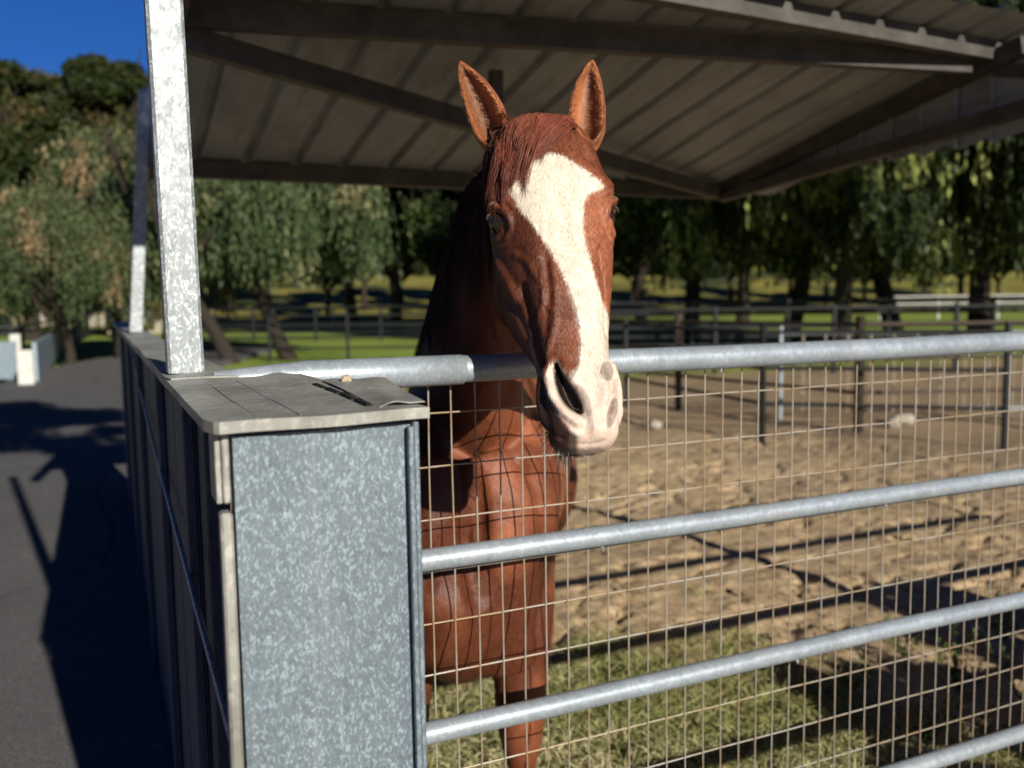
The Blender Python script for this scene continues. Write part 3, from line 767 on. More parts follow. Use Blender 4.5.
# neck / chest relief in world space
Nn=normals(co); disp=np.zeros(nv)
def wstroke(pts,r,amt): 
    global disp
    disp=disp+amt*sstep(pdist(co,pts)/r)
wstroke([(.78,1.93,1.36),(.78,1.93,.95)],.05,-.014*1.8)
wstroke([(.90,1.85,1.50),(.93,2.0,1.25)],.05,-.012*1.8)
wstroke([(.86,1.8,1.6),(.88,1.95,1.35)],.03,.008*1.8)
wstroke([(.62,1.98,1.28),(.66,1.96,1.0)],.05,-.010*1.8)
for k in range(7):
    x=.66+k*.035+.01*math.sin(k*5); wstroke([(x,1.96,1.12-.02*math.sin(k*3)),(x+.02,2.0,.86)],.013,-.005*(1+math.sin(k*2.2)))
wstroke([(.70,2.02,.86),(.86,2.02,.84)],.03,-.008*1.8)
wstroke([(.93,2.05,1.02),(.95,2.1,.80)],.03,-.008*1.8)
for sg in (-1,1):
    l0=BR((CX+sg*.155,2.1,.9)); wstroke([(l0.x-.02,l0.y-.1,.80),(l0.x,l0.y-.06,.56)],.018,-.009); wstroke([(l0.x+.045,l0.y-.05,.86),(l0.x+.03,l0.y-.03,.6)],.016,-.008)
    wstroke([(l0.x+.01,l0.y-.1,.54),(l0.x+.01,l0.y-.1,.48)],.035,.008)
disp=disp+(fbm(co[:,0]*11+co[:,1]*4,co[:,2]*7,3,17)-.5)*.014*(1-np.clip((Lc[:,2]+.27)/.05,0,1))
co=co+Nn*disp[:,None]
jit=(fbm(co[:,0]*28+co[:,2]*9,co[:,2]*28+co[:,1]*13,3,3)-.5)*.0035; co=co+Nn*jit[:,None]*(~isear)[:,None]
Nn=normals(co); Lc=local(co)
# marks: measured on the face, kept as mesh attributes
rp=co-np.array(CAM); dd=rp@np.array(fwd); PX=512+FPX*(rp@np.array(right))/dd; PY=384-FPX*(rp@np.array(up))/dd
facing=(Nn*(-rp/np.linalg.norm(rp,axis=1)[:,None])).sum(1)
def poly_sd(px,py,poly):
    poly=np.array(poly,float); d=np.full(len(px),1e9); ins=np.zeros(len(px),bool)
    for a,b in zip(poly,np.roll(poly,-1,0)):
        ab=b-a; t=np.clip(((px-a[0])*ab[0]+(py-a[1])*ab[1])/max(1e-9,ab@ab),0,1)
        d=np.minimum(d,np.hypot(px-a[0]-t*ab[0],py-a[1]-t*ab[1]))
        c=((a[1]>py)!=(b[1]>py))&(px<(b[0]-a[0])*(py-a[1])/(b[1]-a[1]+1e-12)+a[0]); ins^=c
    return np.where(ins,d,-d)
BL=[(536,155),(548,152),(562,155),(580,166),(597,178),(606,187),(592,192),(584,202),(583,225),(586,245),(592,265),(598,285),(606,310),(616,335),(626,355),(640,370),(650,385),(650,440),(620,465),(575,465),(568,446),(570,430),(560,418),(549,404),(543,385),(548,366),(557,359),(568,376),(577,366),(580,345),(577,325),(571,300),(566,283),(558,264),(548,248),(535,228),(520,210),(508,190),(516,178),(528,163)]
headmask=(Lc[:,0]<.75)&(Lc[:,0]>.0)&(Lc[:,2]>-.14)&(np.abs(Lc[:,1])<.13)
white=np.where(headmask,poly_sd(PX,PY,BL),-30); 
white=np.where(headmask&(Lc[:,0]>.56)&(Lc[:,1]>.0),np.maximum(white,5),white)
white=np.where(facing<-.1,np.where((Lc[:,0]>.5)&(Lc[:,1]>0),8,-20),white)
def ell(cx,cy,rx,ry,ang=0):
    c,s=math.cos(ang),math.sin(ang); x=(PX-cx)*c+(PY-cy)*s; y=-(PX-cx)*s+(PY-cy)*c
    return np.clip(1.6-1.6*((x/rx)**2+(y/ry)**2),0,1)*headmask*(facing>-.05)
grey=np.maximum.reduce([ell(607,371,8,12,-.1),ell(582,402,10,24,-.35)*.9,ell(590,425,6,13)*.6,ell(612,412,6,20,.2)*.9,
     np.clip(poly_sd(PX,PY,[(567,283),(573,300),(578,320),(580,345),(578,366),(571,380),(566,376),(572,360),(573,340),(570,318)])/2+1,0,1)*headmask])
pink=np.clip((PY-330)/70,0,1)*headmask
hole=np.zeros(nv)
hole=np.maximum(hole,np.clip(1.75-taperd(PX,PY,NH)*.85,0,1)*headmask*(Lc[:,0]>.45))
for PXL,w_,a_ in ((RN,5.0,.6),):
    d2=pdist(np.stack([PX,PY,0*PX],-1),[(x,y,0) for x,y in PXL]); taper=w_
    hole=np.maximum(hole,a_*np.clip(1.5-d2/taper*1.1,0,1)*headmask*(facing>-.6))
hs=np.abs(Lc[:,1])

dark=np.zeros(nv)
dark=np.maximum(dark,sstep(pdist(Lc,[(.66,-.03,-.10),(.62,-.052,-.10),(.58,-.05,-.102)])/.03)*1.0)  # dark lips on the near side
dark=np.maximum(dark,sstep(pdist(Lc,[(.215,.113,-.04)])/.036)*.85); dark=np.maximum(dark,sstep(pdist(Lc,[(.215,-.113,-.04)])/.036)*.85)
lipd=np.clip(poly_sd(PX,PY,[(534,365),(543,366),(547,392),(555,410),(566,426),(577,436),(579,470),(540,470),(530,420)])/4+.5,0,1)*headmask*(facing>-.2)
dark=np.maximum(dark,lipd*.9)
hoof=np.clip((.085-co[:,2])/.01,0,1)
earin=np.zeros(nv)
for sgn,(b_,ax,ln,face,lat) in ear_axis.items():
    q=Lc-b_; t=q@ax/ln; fz=q@face-(-.004+.012*np.sin(t*2.6)); lt=q@lat
    nl=np.stack([Nn@np.array(Dax),Nn@np.array(Xax),Nn@np.array(Fax)],-1)@face
    rr=np.hypot(lt,np.minimum(fz,0)); rad=np.interp(t,[0,.1,.22,.38,.55,.72,.86,.95,1.0],[.016,.029,.0375,.0395,.036,.028,.0175,.009,.003])
    e=np.clip((nl-.05)*4,0,1)*np.clip((rad-rr)/.008,0,1)*(t>.02)*(t<1.1)*(np.abs(lt)<.05)
    earin=np.maximum(earin,e)
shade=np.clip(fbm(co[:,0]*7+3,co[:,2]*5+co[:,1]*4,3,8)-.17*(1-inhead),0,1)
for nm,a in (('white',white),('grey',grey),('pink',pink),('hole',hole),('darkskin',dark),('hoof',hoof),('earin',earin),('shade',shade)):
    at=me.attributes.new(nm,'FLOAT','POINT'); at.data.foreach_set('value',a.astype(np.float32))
# rest coordinate in head space for fur direction
def m_coat():
    t=NT('chestnut_coat'); v=t.coord('Object'); fur=t.noise(t.coord('Object',(340,340,70)),1,3,.6); f2=t.noise(v,55,5,.65); f3=t.noise(t.coord('Object',(90,90,22)),1,4,.6)
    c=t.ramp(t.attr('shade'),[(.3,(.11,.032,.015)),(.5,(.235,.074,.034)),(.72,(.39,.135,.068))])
    c=t.mix(1,c,t.ramp(fur,[(.3,.72),(.7,1.25)]),'MULTIPLY')
    c=t.mix(1,c,t.ramp(f2,[(.3,.85),(.7,1.15)]),'MULTIPLY')
    wj=t.math('ADD',t.attr('white'),t.math('MULTIPLY',t.math('SUBTRACT',fur,.5),6)); wj=t.math('ADD',wj,t.math('MULTIPLY',t.math('SUBTRACT',f3,.5),4))
    wm=t.mr(wj,-1.6,1.8)
    wc=t.ramp(t.math('ADD',t.math('MULTIPLY',f3,.6),t.math('MULTIPLY',fur,.4)),[(.3,(.64,.55,.42)),(.5,(.79,.72,.60)),(.7,(.86,.82,.73))])
    pk=t.ramp(f2,[(.35,(.68,.42,.34)),(.65,(.80,.65,.56))])
    wc=t.mix(t.math('MULTIPLY',t.attr('pink'),.72),wc,pk)
    gm=t.mr(t.math('ADD',t.attr('grey'),t.math('MULTIPLY',t.math('SUBTRACT',f2,.5),.8)),.3,.75)
    gc=t.ramp(f3,[(.35,(.20,.14,.10)),(.65,(.34,.29,.26))])
    wc=t.mix(t.math('MULTIPLY',gm,.85),wc,gc)
    c=t.mix(wm,c,wc)
    c=t.mix(t.attr('darkskin'),c,(.035,.022,.020))
    ei=t.ramp(t.math('ADD',t.math('MULTIPLY',t.attr('earin'),.75),t.math('MULTIPLY',f3,.35)),[(.25,(.52,.18,.065)),(.65,(.40,.14,.05)),(1.0,(.12,.045,.02))])
    c=t.mix(t.mr(t.attr('earin'),.05,.4),c,ei)
    c=t.mix(t.mr(t.attr('hole'),.5,.95),c,(.012,.007,.006))
    c=t.mix(t.attr('hoof'),c,(.10,.085,.07))
    h=t.math('ADD',fur,t.math('MULTIPLY',f2,.8))
    
    return t.done(c,t.mr(fur,.3,.7,.36,.56),0,t.bump(h,.35,.004),.34)
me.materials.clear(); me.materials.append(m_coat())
me.polygons.foreach_set('use_smooth',np.ones(len(me.polygons),bool))
me.polygons.foreach_set('material_index',np.zeros(len(me.polygons),np.int32))
normals(co)
horse=bpy.data.objects.new('horse',me); col.objects.link(horse)
tag(horse,'chestnut horse with a broad white blaze resting its head over the pipe fence','horse')
tris=[]; me.calc_loop_triangles()
bv=BVHTree.FromPolygons([tuple(q) for q in co],[tuple(t.vertices) for t in me.loop_triangles])

# short coat hair lying over the body, coloured by the same marks as the skin under it
nh=170000
cand=np.where((co[:,2]>.55)&(co[:,1]<2.5)&(earin<.15)&(hole<.3)&(Lc[:,0]>-.03))[0]
wt=np.where(Lc[cand,2]>-.2,1.0,.45)*np.where(facing[cand]>-.3,1,.25); ix=rng.choice(cand,nh,p=wt/wt.sum())
n0=Nn[ix]; ishead=(inhead[ix]>.5)
dirv=np.where(ishead[:,None],np.array(Dax)[None],np.array([[0,.25,-1.0]]))+rng.normal(size=(nh,3))*.22+np.stack([np.sin(co[ix,2]*40)*.12,0*ix,0*ix],-1)
near_muz=np.clip((Lc[ix,0]-.5)/.1,0,1)
tv=dirv-n0*(dirv*n0).sum(1)[:,None]; tv/=np.linalg.norm(tv,axis=1)[:,None]+1e-9; sv=np.cross(n0,tv)
root=co[ix]+sv*rng.uniform(-.002,.002,(nh,1))+tv*rng.uniform(-.002,.002,(nh,1))-n0*.0004
hl=(rng.uniform(.006,.011,nh)*(1-.55*near_muz))[:,None]; wd_=(rng.uniform(.00022,.0004,nh))[:,None]
p1=root+tv*hl*.5+n0*hl*.10; p2=root+tv*hl+n0*hl*.10
V=np.stack([root-sv*wd_,root+sv*wd_,p1+sv*wd_*.8,p1-sv*wd_*.8,p2+sv*wd_*.1,p2-sv*wd_*.1],1).reshape(-1,3)
i0=np.arange(nh)*6; F=np.concatenate([np.stack([i0,i0+1,i0+2,i0+3],-1),np.stack([i0+3,i0+2,i0+4,i0+5],-1)])
me2=bpy.data.meshes.new('coat_hair'); me2.vertices.add(len(V)); me2.vertices.foreach_set('co',V.astype(np.float32).ravel()); me2.loops.add(F.size); me2.loops.foreach_set('vertex_index',F.astype(np.int32).ravel())
me2.polygons.add(len(F)); me2.polygons.foreach_set('loop_start',(np.arange(len(F))*4).astype(np.int32)); me2.update(calc_edges=True)
for nm,a in (('white',white),('grey',grey),('pink',pink*.4),('hole',hole),('darkskin',dark),('hoof',hoof),('earin',earin*0),('shade',shade)):
    at=me2.attributes.new(nm,'FLOAT','POINT'); q=a[ix]+(rng.uniform(-.14,.10,nh) if nm=='shade' else 0); at.data.foreach_set('value',np.repeat(q,6).astype(np.float32))
me2.materials.append(me.materials[0]); hc=bpy.data.objects.new('coat_hair',me2); col.objects.link(hc); hc.parent=horse; hc['kind']='stuff'
# eyes
def m_eye():
    t=NT('eye_dark'); v=t.coord('Object'); c=t.ramp(t.noise(v,60,3),[(.3,(.012,.007,.006)),(.7,(.035,.02,.014))])
    return t.done(c,.10,0,None,.45)
M['eye']=m_eye()
import bmesh
for sgn in (-1,1):
    bm=bmesh.new(); bmesh.ops.create_uvsphere(bm,u_segments=28,v_segments=18,radius=.031*HS)
    c=H(.217,sgn*(.0955 if sgn<0 else .0885),-.043)
    for v_ in bm.verts: v_.co=Vector((v_.co.x,v_.co.y,v_.co.z*.92))+c
    e=bpy.data.meshes.new('eye'); bm.to_mesh(e); bm.free(); e.materials.append(M['eye'])
    e.polygons.foreach_set('use_smooth',np.ones(len(e.polygons),bool))
    o=bpy.data.objects.new('eye',e); col.objects.link(o); o.parent=horse

# hair strands -> one mesh of tapered 3-sided tubes
def strands(name,lines,rad,mat,parent):
    V=[];F=[];b=0
    for pts,r in zip(lines,rad):
        pts=[Vector(p) for p in pts]; k=len(pts)
        t=(pts[1]-pts[0]).normalized(); u=t.orthogonal().normalized()
        for i,p in enumerate(pts):
            t=(pts[min(i+1,k-1)]-pts[max(i-1,0)]).normalized(); u=(u-t*u.dot(t)); u=u.normalized() if u.length>1e-6 else t.orthogonal().normalized(); w_=t.cross(u)
            rr=r*(1-.85*(i/(k-1))**2)
            for j in range(3):
                a=2*math.pi*j/3; q=p+(u*math.cos(a)+w_*math.sin(a))*rr; V.append((q.x,q.y,q.z))
        for i in range(k-1):
            for j in range(3): F.append((b+i*3+j,b+i*3+(j+1)%3,b+i*3+3+(j+1)%3,b+i*3+3+j))
        b+=k*3
    return mesh_np(name,np.array(V),np.array(F),mat,parent,True)
def m_hair(name,ca,cb):
    t=NT(name); ri=t.n('ShaderNodeNewGeometry').outputs['Random Per Island']
    return t.done(t.mix(ri,ca,cb),.42,0,None,.4)
M['forelock']=m_hair('forelock_hair',(.08,.02,.012),(.34,.10,.06))
M['mane']=m_hair('mane_hair',(.02,.010,.008),(.09,.03,.018))
M['tail']=m_hair('tail_hair',(.10,.03,.018),(.26,.08,.045))
M['whisker']=m_hair('whisker_hair',(.02,.02,.02),(.5,.45,.4))
M['fuzz']=m_hair('ear_fuzz',(.42,.15,.06),(.75,.34,.15))
rs=random.Random(11)
def onsurf(p,off):
    hit=bv.find_nearest(p)
    if hit[0] is None: return p
    return hit[0]+hit[1]*off
# forelock: roots around the poll, sweeping to the horse's right
L=[];Rr=[]
for i in range(3400):
    u=rs.random(); x0=-.080+.155*u; s0=rs.uniform(-.01,.035); clump=int(u*16)
    cr=random.Random(clump*7+3)
    ln=(.072+.118*(1-u)**.7)*rs.uniform(.65,1.08)*(cr.uniform(.8,1.1))
    sweep=-(.035+.075*u)*cr.uniform(.7,1.2)-.012*rs.random()
    lift=rs.uniform(.004,.022)*(1.2-abs(u-.4)); bend=cr.uniform(-.01,.01)
    p=[]
    for k in range(8):
        t=k/7
        q=H(s0+ln*t, x0+sweep*(t**1.3)+bend*math.sin(t*4)+.0015*math.sin(t*9+i), .03)
        q=H(*[s0+ln*t, max(-.115,x0+sweep*(t**.9)+bend*math.sin(t*4)), .03])
        p.append(onsurf(q,(.003+lift*math.sin(math.pi*min(1,t*.9+.12)))*HS*(1 if t<.95 else .7)))
    L.append(p);Rr.append(rs.uniform(.0006,.0011))
# wisps hanging down past the near eye
for i in range(90):
    s0=rs.uniform(.05,.10); x0=-.075+rs.uniform(-.015,.01); ln=rs.uniform(.08,.15); p=[]
    for k in range(8):
        t=k/7; p.append(H(s0+ln*t, x0-.035*t-.01*math.sin(t*3+i*.3), .01-.035*t+.012*math.sin(t*3.1)))
    L.append(p);Rr.append(rs.uniform(.0004,.0007))
strands('forelock',L,Rr,M['forelock'],horse)
# mane falling on the horse's right side
L=[];Rr=[]
crest=catmull([tuple(H(-.03,0,-.06)),tuple(H(-.04,0,-.13)),tuple(BR((.87,2.05,1.90))),tuple(BR((.84,2.3,1.80))),tuple(BR((CX,2.6,1.66))),tuple(BR((CX,2.8,1.60)))],12)
for i in range(2600):
    u=.07+.93*rs.random()**1.1; a=crest[int(u*(len(crest)-1))]; a=Vector(a)+Vector((rs.uniform(-.02,.012),rs.uniform(-.015,.015),rs.uniform(-.01,.01)))
    cr=random.Random(int(u*50)); ln=cr.uniform(.22,.36)*rs.uniform(.7,1.1); p=[]
    for k in range(9):
        t=k/8
        q=a+Vector((-.055*math.sin(min(1,t*1.6)*math.pi/2)-.03*t, -.04*t+cr.uniform(-.03,.03)*t, .02*math.sin(t*3)-ln*t**1.25))
        h_=bv.find_nearest(q)
        if h_[0] is not None:
            dn=(q-h_[0]).dot(h_[1])
            if dn<.006: q=h_[0]+h_[1]*(.006+rs.uniform(0,.01))
        p.append(q)
    L.append(p);Rr.append(rs.uniform(.0007,.0013))
strands('mane',L,Rr,M['mane'],horse)
# tail
L=[];Rr=[]
for i in range(700):
    a=rs.random()*6.28; q=rs.random()**.5; ln=rs.uniform(.7,1.0)
    L.append([BR((CX+math.cos(a)*q*.03*(1+2*t),4.08+.08*math.sin(t*3)+math.sin(a)*q*.03*(1+2*t),1.35-ln*t)) for t in [k/7 for k in range(8)]]); Rr.append(.0016)
strands('tail',L,Rr,M['tail'],horse)
# whiskers + lashes
L=[];Rr=[]
for i in range(170):
    s_=rs.uniform(.585,.668); sg=-1 if rs.random()<.7 else 1
    b0=onsurf(H(s_,sg*rs.uniform(.02,.06),rs.uniform(-.13,-.06)),0); hh=bv.find_nearest(b0); n_=hh[1]
    d_=(n_+Dax*rs.uniform(.2,.9)).normalized(); ln=rs.uniform(.012,.035)
    L.append([b0+d_*ln*t+Vector((0,0,-.006*t*t)) for t in (0,.33,.66,1)]); Rr.append(.0004)
for sg in (-1,1):
    for i in range(26):
        t=i/45; b0=H(.186+.004*math.sin(t*3),sg*(.104+.012*math.sin(t*3)),-.022-.044*t); d_=(Xax*sg*.9+Fax*(.35-.5*t)+Dax*.35).normalized(); ln=rs.uniform(.008,.014)
        b0=onsurf(b0,.0); L.append([b0+d_*ln*q+Dax*(.006*q*q) for q in (0,.33,.66,1)]); Rr.append(.0004)
strands('whiskers',L,Rr,M['whisker'],horse)['kind']='stuff'
# ear fuzz
L=[];Rr=[]
for sgn,(b_,ax,ln,face,lat) in ear_axis.items():
    for i in range(1300):
        t=rs.uniform(.08,.88); rad=float(np.interp(t,[0,.1,.22,.38,.55,.72,.86,.95,1.0],[.016,.029,.0375,.0395,.036,.028,.0175,.009,.003]))
        side=rs.choice((-1,1)); ang=R(rs.uniform(75,130))*side
        c=b_+ax*ln*t+face*(-.004+.012*math.sin(t*2.6))+lat*(.006*math.sin(t*math.pi)*(-sgn))
        q=c+(face*math.cos(ang)+lat*math.sin(ang))*(rad-.006)
        dv=-lat*side*rs.uniform(.1,.8)+ax*rs.uniform(.2,.9)+face*rs.uniform(.2,.9); dv/=np.linalg.norm(dv); l_=rs.uniform(.006,.016)
        L.append([Vector(toW(q+dv*l_*k)) for k in (0,.4,.75,1)]); Rr.append(.00045)
strands('ear_fuzz',L,Rr,M['fuzz'],horse)

# ------------------------------------------------------------------ foliage
def leafcloud(C, Dv, size, asp=2.5, rnd=None):
    """C (n,3) centres, Dv (n,3) long axis; random width axis -> quads"""
    n=len(C); Dv=Dv/np.linalg.norm(Dv,axis=1)[:,None]; r=rng.normal(size=(n,3)); W=np.cross(Dv,r); W/=np.linalg.norm(W,axis=1)[:,None]+1e-9
    size=np.broadcast_to(size,(n,)); a=Dv*(size/2)[:,None]; b=W*(size/2/asp)[:,None]
    V=np.stack([C-a, C-a*.1+b, C+a, C-a*.1-b],1).reshape(-1,3); F=np.arange(n*4).reshape(-1,4); return V,F
def crown_points(h, rad, z0, nb, seed):
    r=np.random.default_rng(seed); cs=[]
    for i in range(nb):
        a=r.uniform(0,2*math.pi); q=r.uniform(0,1)**.6; z=z0+(h-z0)*r.uniform(.25,1)**.8
        rr=rad*q*math.sqrt(max(.08,1-((z-z0)/(h-z0))**2.2)); cs.append((math.cos(a)*rr,math.sin(a)*rr,z,r.uniform(.12,.26)*rad))
    return cs
def pepper_mesh(h, rad, seed, nst=900, step=.16, leaf=.26, z0=2.2, hang=2.4):
    r=np.random.default_rng(seed); C=[];Dd=[]
    cs=crown_points(h,rad,h*.36,60,seed)
    for (x,y,z,b) in cs:
        k=int(nst/len(cs))
        for j in range(k):
            v=r.normal(size=3); v/=np.linalg.norm(v); v[2]=abs(v[2])*.7; p=np.array([x,y,z])+v*b*r.uniform(.5,1)
            ln=r.uniform(.4,1)**1.2*hang*(1.1 if np.hypot(x,y)>rad*.5 else .8); ln=min(ln,p[2]-z0*r.uniform(.8,1.4)); 
            if ln<.25: ln=.25
            n=max(2,int(ln/step)); out=np.array([v[0],v[1],0])*.35
            t=np.linspace(0,1,n)[:,None]
            if j%9==0: pc_,ln_=p,ln
            else: p=pc_+r.normal(size=3)*np.array([.2,.2,.25]); ln=min(ln_*r.uniform(.8,1.1),max(.3,p[2]-z0*.8)); n=max(2,int(ln/step)); t=np.linspace(0,1,n)[:,None]
            Q=p+out*np.sqrt(t)+np.array([0,0,-1])*t*ln+r.normal(size=(n,3))*.03
            C.append(Q); dv=np.tile(np.array([0,0,-1.0]),(n,1))+r.normal(size=(n,3))*.3; Dd.append(dv)
    C=np.vstack(C);Dd=np.vstack(Dd); return leafcloud(C,Dd,r.uniform(.6,1.2,len(C))*leaf,2.3)
def blob_mesh(h,rad,seed,n=14000,leaf=.35,z0=1.5,nb=60,flat=1.0):
    r=np.random.default_rng(seed); cs=crown_points(h,rad,z0,nb,seed); C=[]
    for (x,y,z,b) in cs:
        k=n//len(cs); v=r.normal(size=(k,3)); v/=np.linalg.norm(v,axis=1)[:,None]
        C.append(np.array([x,y,z])+v*(b*r.uniform(.55,1.05,(k,1)))*np.array([1,1,.7*flat]))
    C=np.vstack(C); Dd=r.normal(size=C.shape)+np.array([0,0,.2]); return leafcloud(C,Dd,r.uniform(.6,1.2,len(C))*leaf,1.9)
def trunk_mb(h,rad,seed,r0_=.28,lean=(0,0),fork=5,split=.28):
    rs_=random.Random(seed); mb=MB()
    top=Vector((lean[0],lean[1],h*split))
    pts=[Vector((0,0,-.2)).lerp(top,t)+Vector((math.sin(t*5+seed)*.08,math.cos(t*4+seed)*.08,0)) for t in (0,.15,.4,.7,1)]
    mb.tube(pts,[r0_*1.35,r0_*1.05,r0_*.9,r0_*.85,r0_*.8],10)
    for i in range(fork):
        a=2*math.pi*i/fork+rs_.uniform(-.5,.5); q=rs_.uniform(.45,.8)*rad; e=top+Vector((math.cos(a)*q,math.sin(a)*q,h*rs_.uniform(.35,.6)))
        mid=top.lerp(e,.45)+Vector((math.cos(a)*q*.12,math.sin(a)*q*.12,-h*.03))
        mb.tube([pts[-1]-Vector((0,0,.1)),mid,e],[r0_*.62,r0_*.38,r0_*.08],8)
        for j in range(2):
            a2=a+rs_.uniform(-1,1); e2=mid+Vector((math.cos(a2)*q*.5,math.sin(a2)*q*.5,h*rs_.uniform(.15,.35))); mb.tube([mid,mid.lerp(e2,.5)+Vector((0,0,.15)),e2],[r0_*.3,r0_*.18,r0_*.05],6)
    return mb
crowns={}
def crown_data(kind,var):
    key=(kind,var)
    if key in crowns: return crowns[key]
    if kind=='pepper': V,F=pepper_mesh(11,6.0,20+var,5600,.15,.30,z0=2.5,hang=4.6); mat=M['pepper']; tm=trunk_mb(10.5,5,var,.33,lean=(.5*(-1)**var,.2)); bm_=M['bark']
    if kind=='tan': V,F=pepper_mesh(6.2,3.3,40+var,3600,.11,.19,z0=.4,hang=2.2); mat=M['pepper_tan']; tm=trunk_mb(6.2,3.2,var,.2,lean=(.4,.2)); bm_=M['bark']
    if kind=='near': V,F=pepper_mesh(7.8,2.9,60+var,3600,.12,.21,z0=2.7,hang=3.2); mat=M['pepper_mid']; tm=trunk_mb(7.6,3.4,var,.22,lean=(-1.5*(-1)**var,.3),split=.36); bm_=M['bark']
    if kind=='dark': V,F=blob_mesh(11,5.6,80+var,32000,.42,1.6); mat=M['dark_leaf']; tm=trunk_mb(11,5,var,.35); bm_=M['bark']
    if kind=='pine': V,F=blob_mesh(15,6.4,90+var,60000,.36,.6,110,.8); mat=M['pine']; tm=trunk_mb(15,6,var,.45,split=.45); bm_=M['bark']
    co_=mesh_np('crown',V,F,mat); to_=tm.build('trunk',bm_,None,True); cd,td=co_.data,to_.data
    bpy.data.objects.remove(co_); bpy.data.objects.remove(to_); crowns[key]=(cd,td); return cd,td
def tree(kind,var,loc,rot,sc_,label,group,name='tree'):
    cd,td=crown_data(kind,var); e=empty(name,loc,label,'tree',group); e.rotation_euler=(0,0,rot); e.scale=(sc_,)*3 if not hasattr(sc_,'__len__') else sc_
    for d_,n_ in ((td,'trunk'),(cd,'crown')):
        o=bpy.data.objects.new(n_,d_); col.objects.link(o); o.parent=e
    return e
def gz(x,y): return float(hill(np.array([x]),np.array([y]))[0])
def T(kind,var,px,d,rot,s,label,group,name):
    p=at_dist(px,d); tree(kind,var,(p.x,p.y,gz(p.x,p.y)),rot,s,label,group,name)
# big dark conifers at the upper left
for i,(px,d,s,v) in enumerate(((-50,42,.86,0),(30,45,.86,1),(120,47,.92,2),(-150,50,1.1,1))):
    T('pine',v%2,px,d,i*1.3,s,['tall dark bushy conifer at the far left edge behind the aisle','rounded dark conifer left of the sky gap','tall dark conifer just left of the shelter post, tan tips catching sun','dark conifer outside the left edge'][i],'tall dark conifers on the left','conifer_tree')
# tan/olive drooping trees left
for i,(px,d,s,v) in enumerate(((10,27,.75,0),(70,24,.70,1),(118,27,1.02,0),(160,30,.95,1))):
    T('tan',v,px,d,i*2.1,s,['low drooping olive tree at the left edge beyond the aisle','low drooping tree with tan tips at the aisle end','taller drooping tree with sandy foliage left of the posts','drooping tree partly hidden behind the near post'][i],'drooping olive and tan trees on the left','pepper_tree')
for i,(px,d,s,v) in enumerate(((232,25,.95,0),(292,26.5,.98,1))):
    T('near',v,px,d,i*3.0+.3,s,['weeping pepper tree with slanting trunk right of the near post','weeping pepper tree with leaning trunk left of the horse neck'][i],'weeping pepper trees behind the shelter','pepper_tree')
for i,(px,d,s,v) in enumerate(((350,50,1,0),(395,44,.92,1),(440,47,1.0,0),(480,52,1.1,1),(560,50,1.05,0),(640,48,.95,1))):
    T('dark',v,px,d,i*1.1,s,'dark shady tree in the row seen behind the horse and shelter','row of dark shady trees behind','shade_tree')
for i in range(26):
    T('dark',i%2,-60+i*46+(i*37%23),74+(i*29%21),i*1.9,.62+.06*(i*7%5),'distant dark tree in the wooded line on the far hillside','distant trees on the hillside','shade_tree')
labs=['broad dark pepper tree standing just right of the horse head','pepper tree with forked trunk in the middle of the right half','pepper tree with low limbs right of centre of the tree row','pepper tree with pale hanging strands above the fence rail','large pepper tree with bright green hanging strands near the right edge','pepper tree at the right edge hanging to the fence','pepper tree far behind the right gap']
for i,(px,d,s,v) in enumerate(((690,33,.98,0),(790,31,1.0,1),(842,26,.86,0),(895,31,1.05,1),(985,26,1.02,0),(1090,24,1.05,1),(740,50,1.2,0))):
    T('pepper',v,px,d,i*1.7+.4,s,labs[i],'pepper trees along the right','pepper_tree')
# ------------------------------------------------------------------ background fences
def rail_fence(name,pts,h,rails,mat,label,group,pr=.04,rr=.025,sp=2.6,extra=None):
    e=empty(name,(pts[0][0],pts[0][1],gz(*pts[0][:2])),label,'fence',group)
    for a,b in zip(pts[:-1],pts[1:]):
        a=Vector((a[0],a[1],0)); b=Vector((b[0],b[1],0)); n=max(1,round((b-a).length/sp))
        for k in range(n+1):
            p=a.lerp(b,k/n); z=gz(p.x,p.y); mb=MB(); mb.tube([(p.x,p.y,z-.1),(p.x,p.y,z+h+.05)],pr,8); part(mb,'fence_post',mat,e)
        for z in rails:
            mb=MB(); mb.tube([Vector((p.x,p.y,gz(p.x,p.y)+z)) for p in [a.lerp(b,k/n) for k in range(n+1)]],rr,8); part(mb,'rail',mat,e)
        if extra:
            mb=MB(); k=0; L_=(b-a).length
            while k<L_: p=a.lerp(b,k/L_); mb.tube([(p.x,p.y,.12),(p.x,p.y,rails[0])],.012,5); k+=extra
            part(mb,'pickets',M['wire'],e)
    return e
def g2(px,py): q=G(px,py); return (q.x,q.y)
rail_fence('pipe_fence',[g2(626,408),g2(762,443),g2(1004,452)],1.3,(1.25,.85,.45),M['dark_metal'],'weathered pipe paddock fence across the middle of the dirt yard','paddock pipe fences',.035,.022,3.0)
rail_fence('pipe_fence',[g2(560,392),g2(858,435),g2(1060,430)],1.35,(1.3,.9,.5),M['rust_pipe'],'rusty brown pipe fence with thick dark posts behind the first paddock fence','paddock pipe fences',.055,.022,3.2)
rail_fence('picket_fence',[g2(780,420),g2(1050,424)],1.2,(1.15,.2),M['galv_pipe'],'panel fence of thin pale upright bars at the right of the yard','paddock pipe fences',.03,.02,2.4,extra=.28)
rail_fence('pipe_fence',[g2(600,375),g2(1080,372)],1.4,(1.38,1.0,.6),M['dark_metal'],'dark pipe fence running across below the pepper trees','dark rail fences below the trees',.05,.035,2.6)
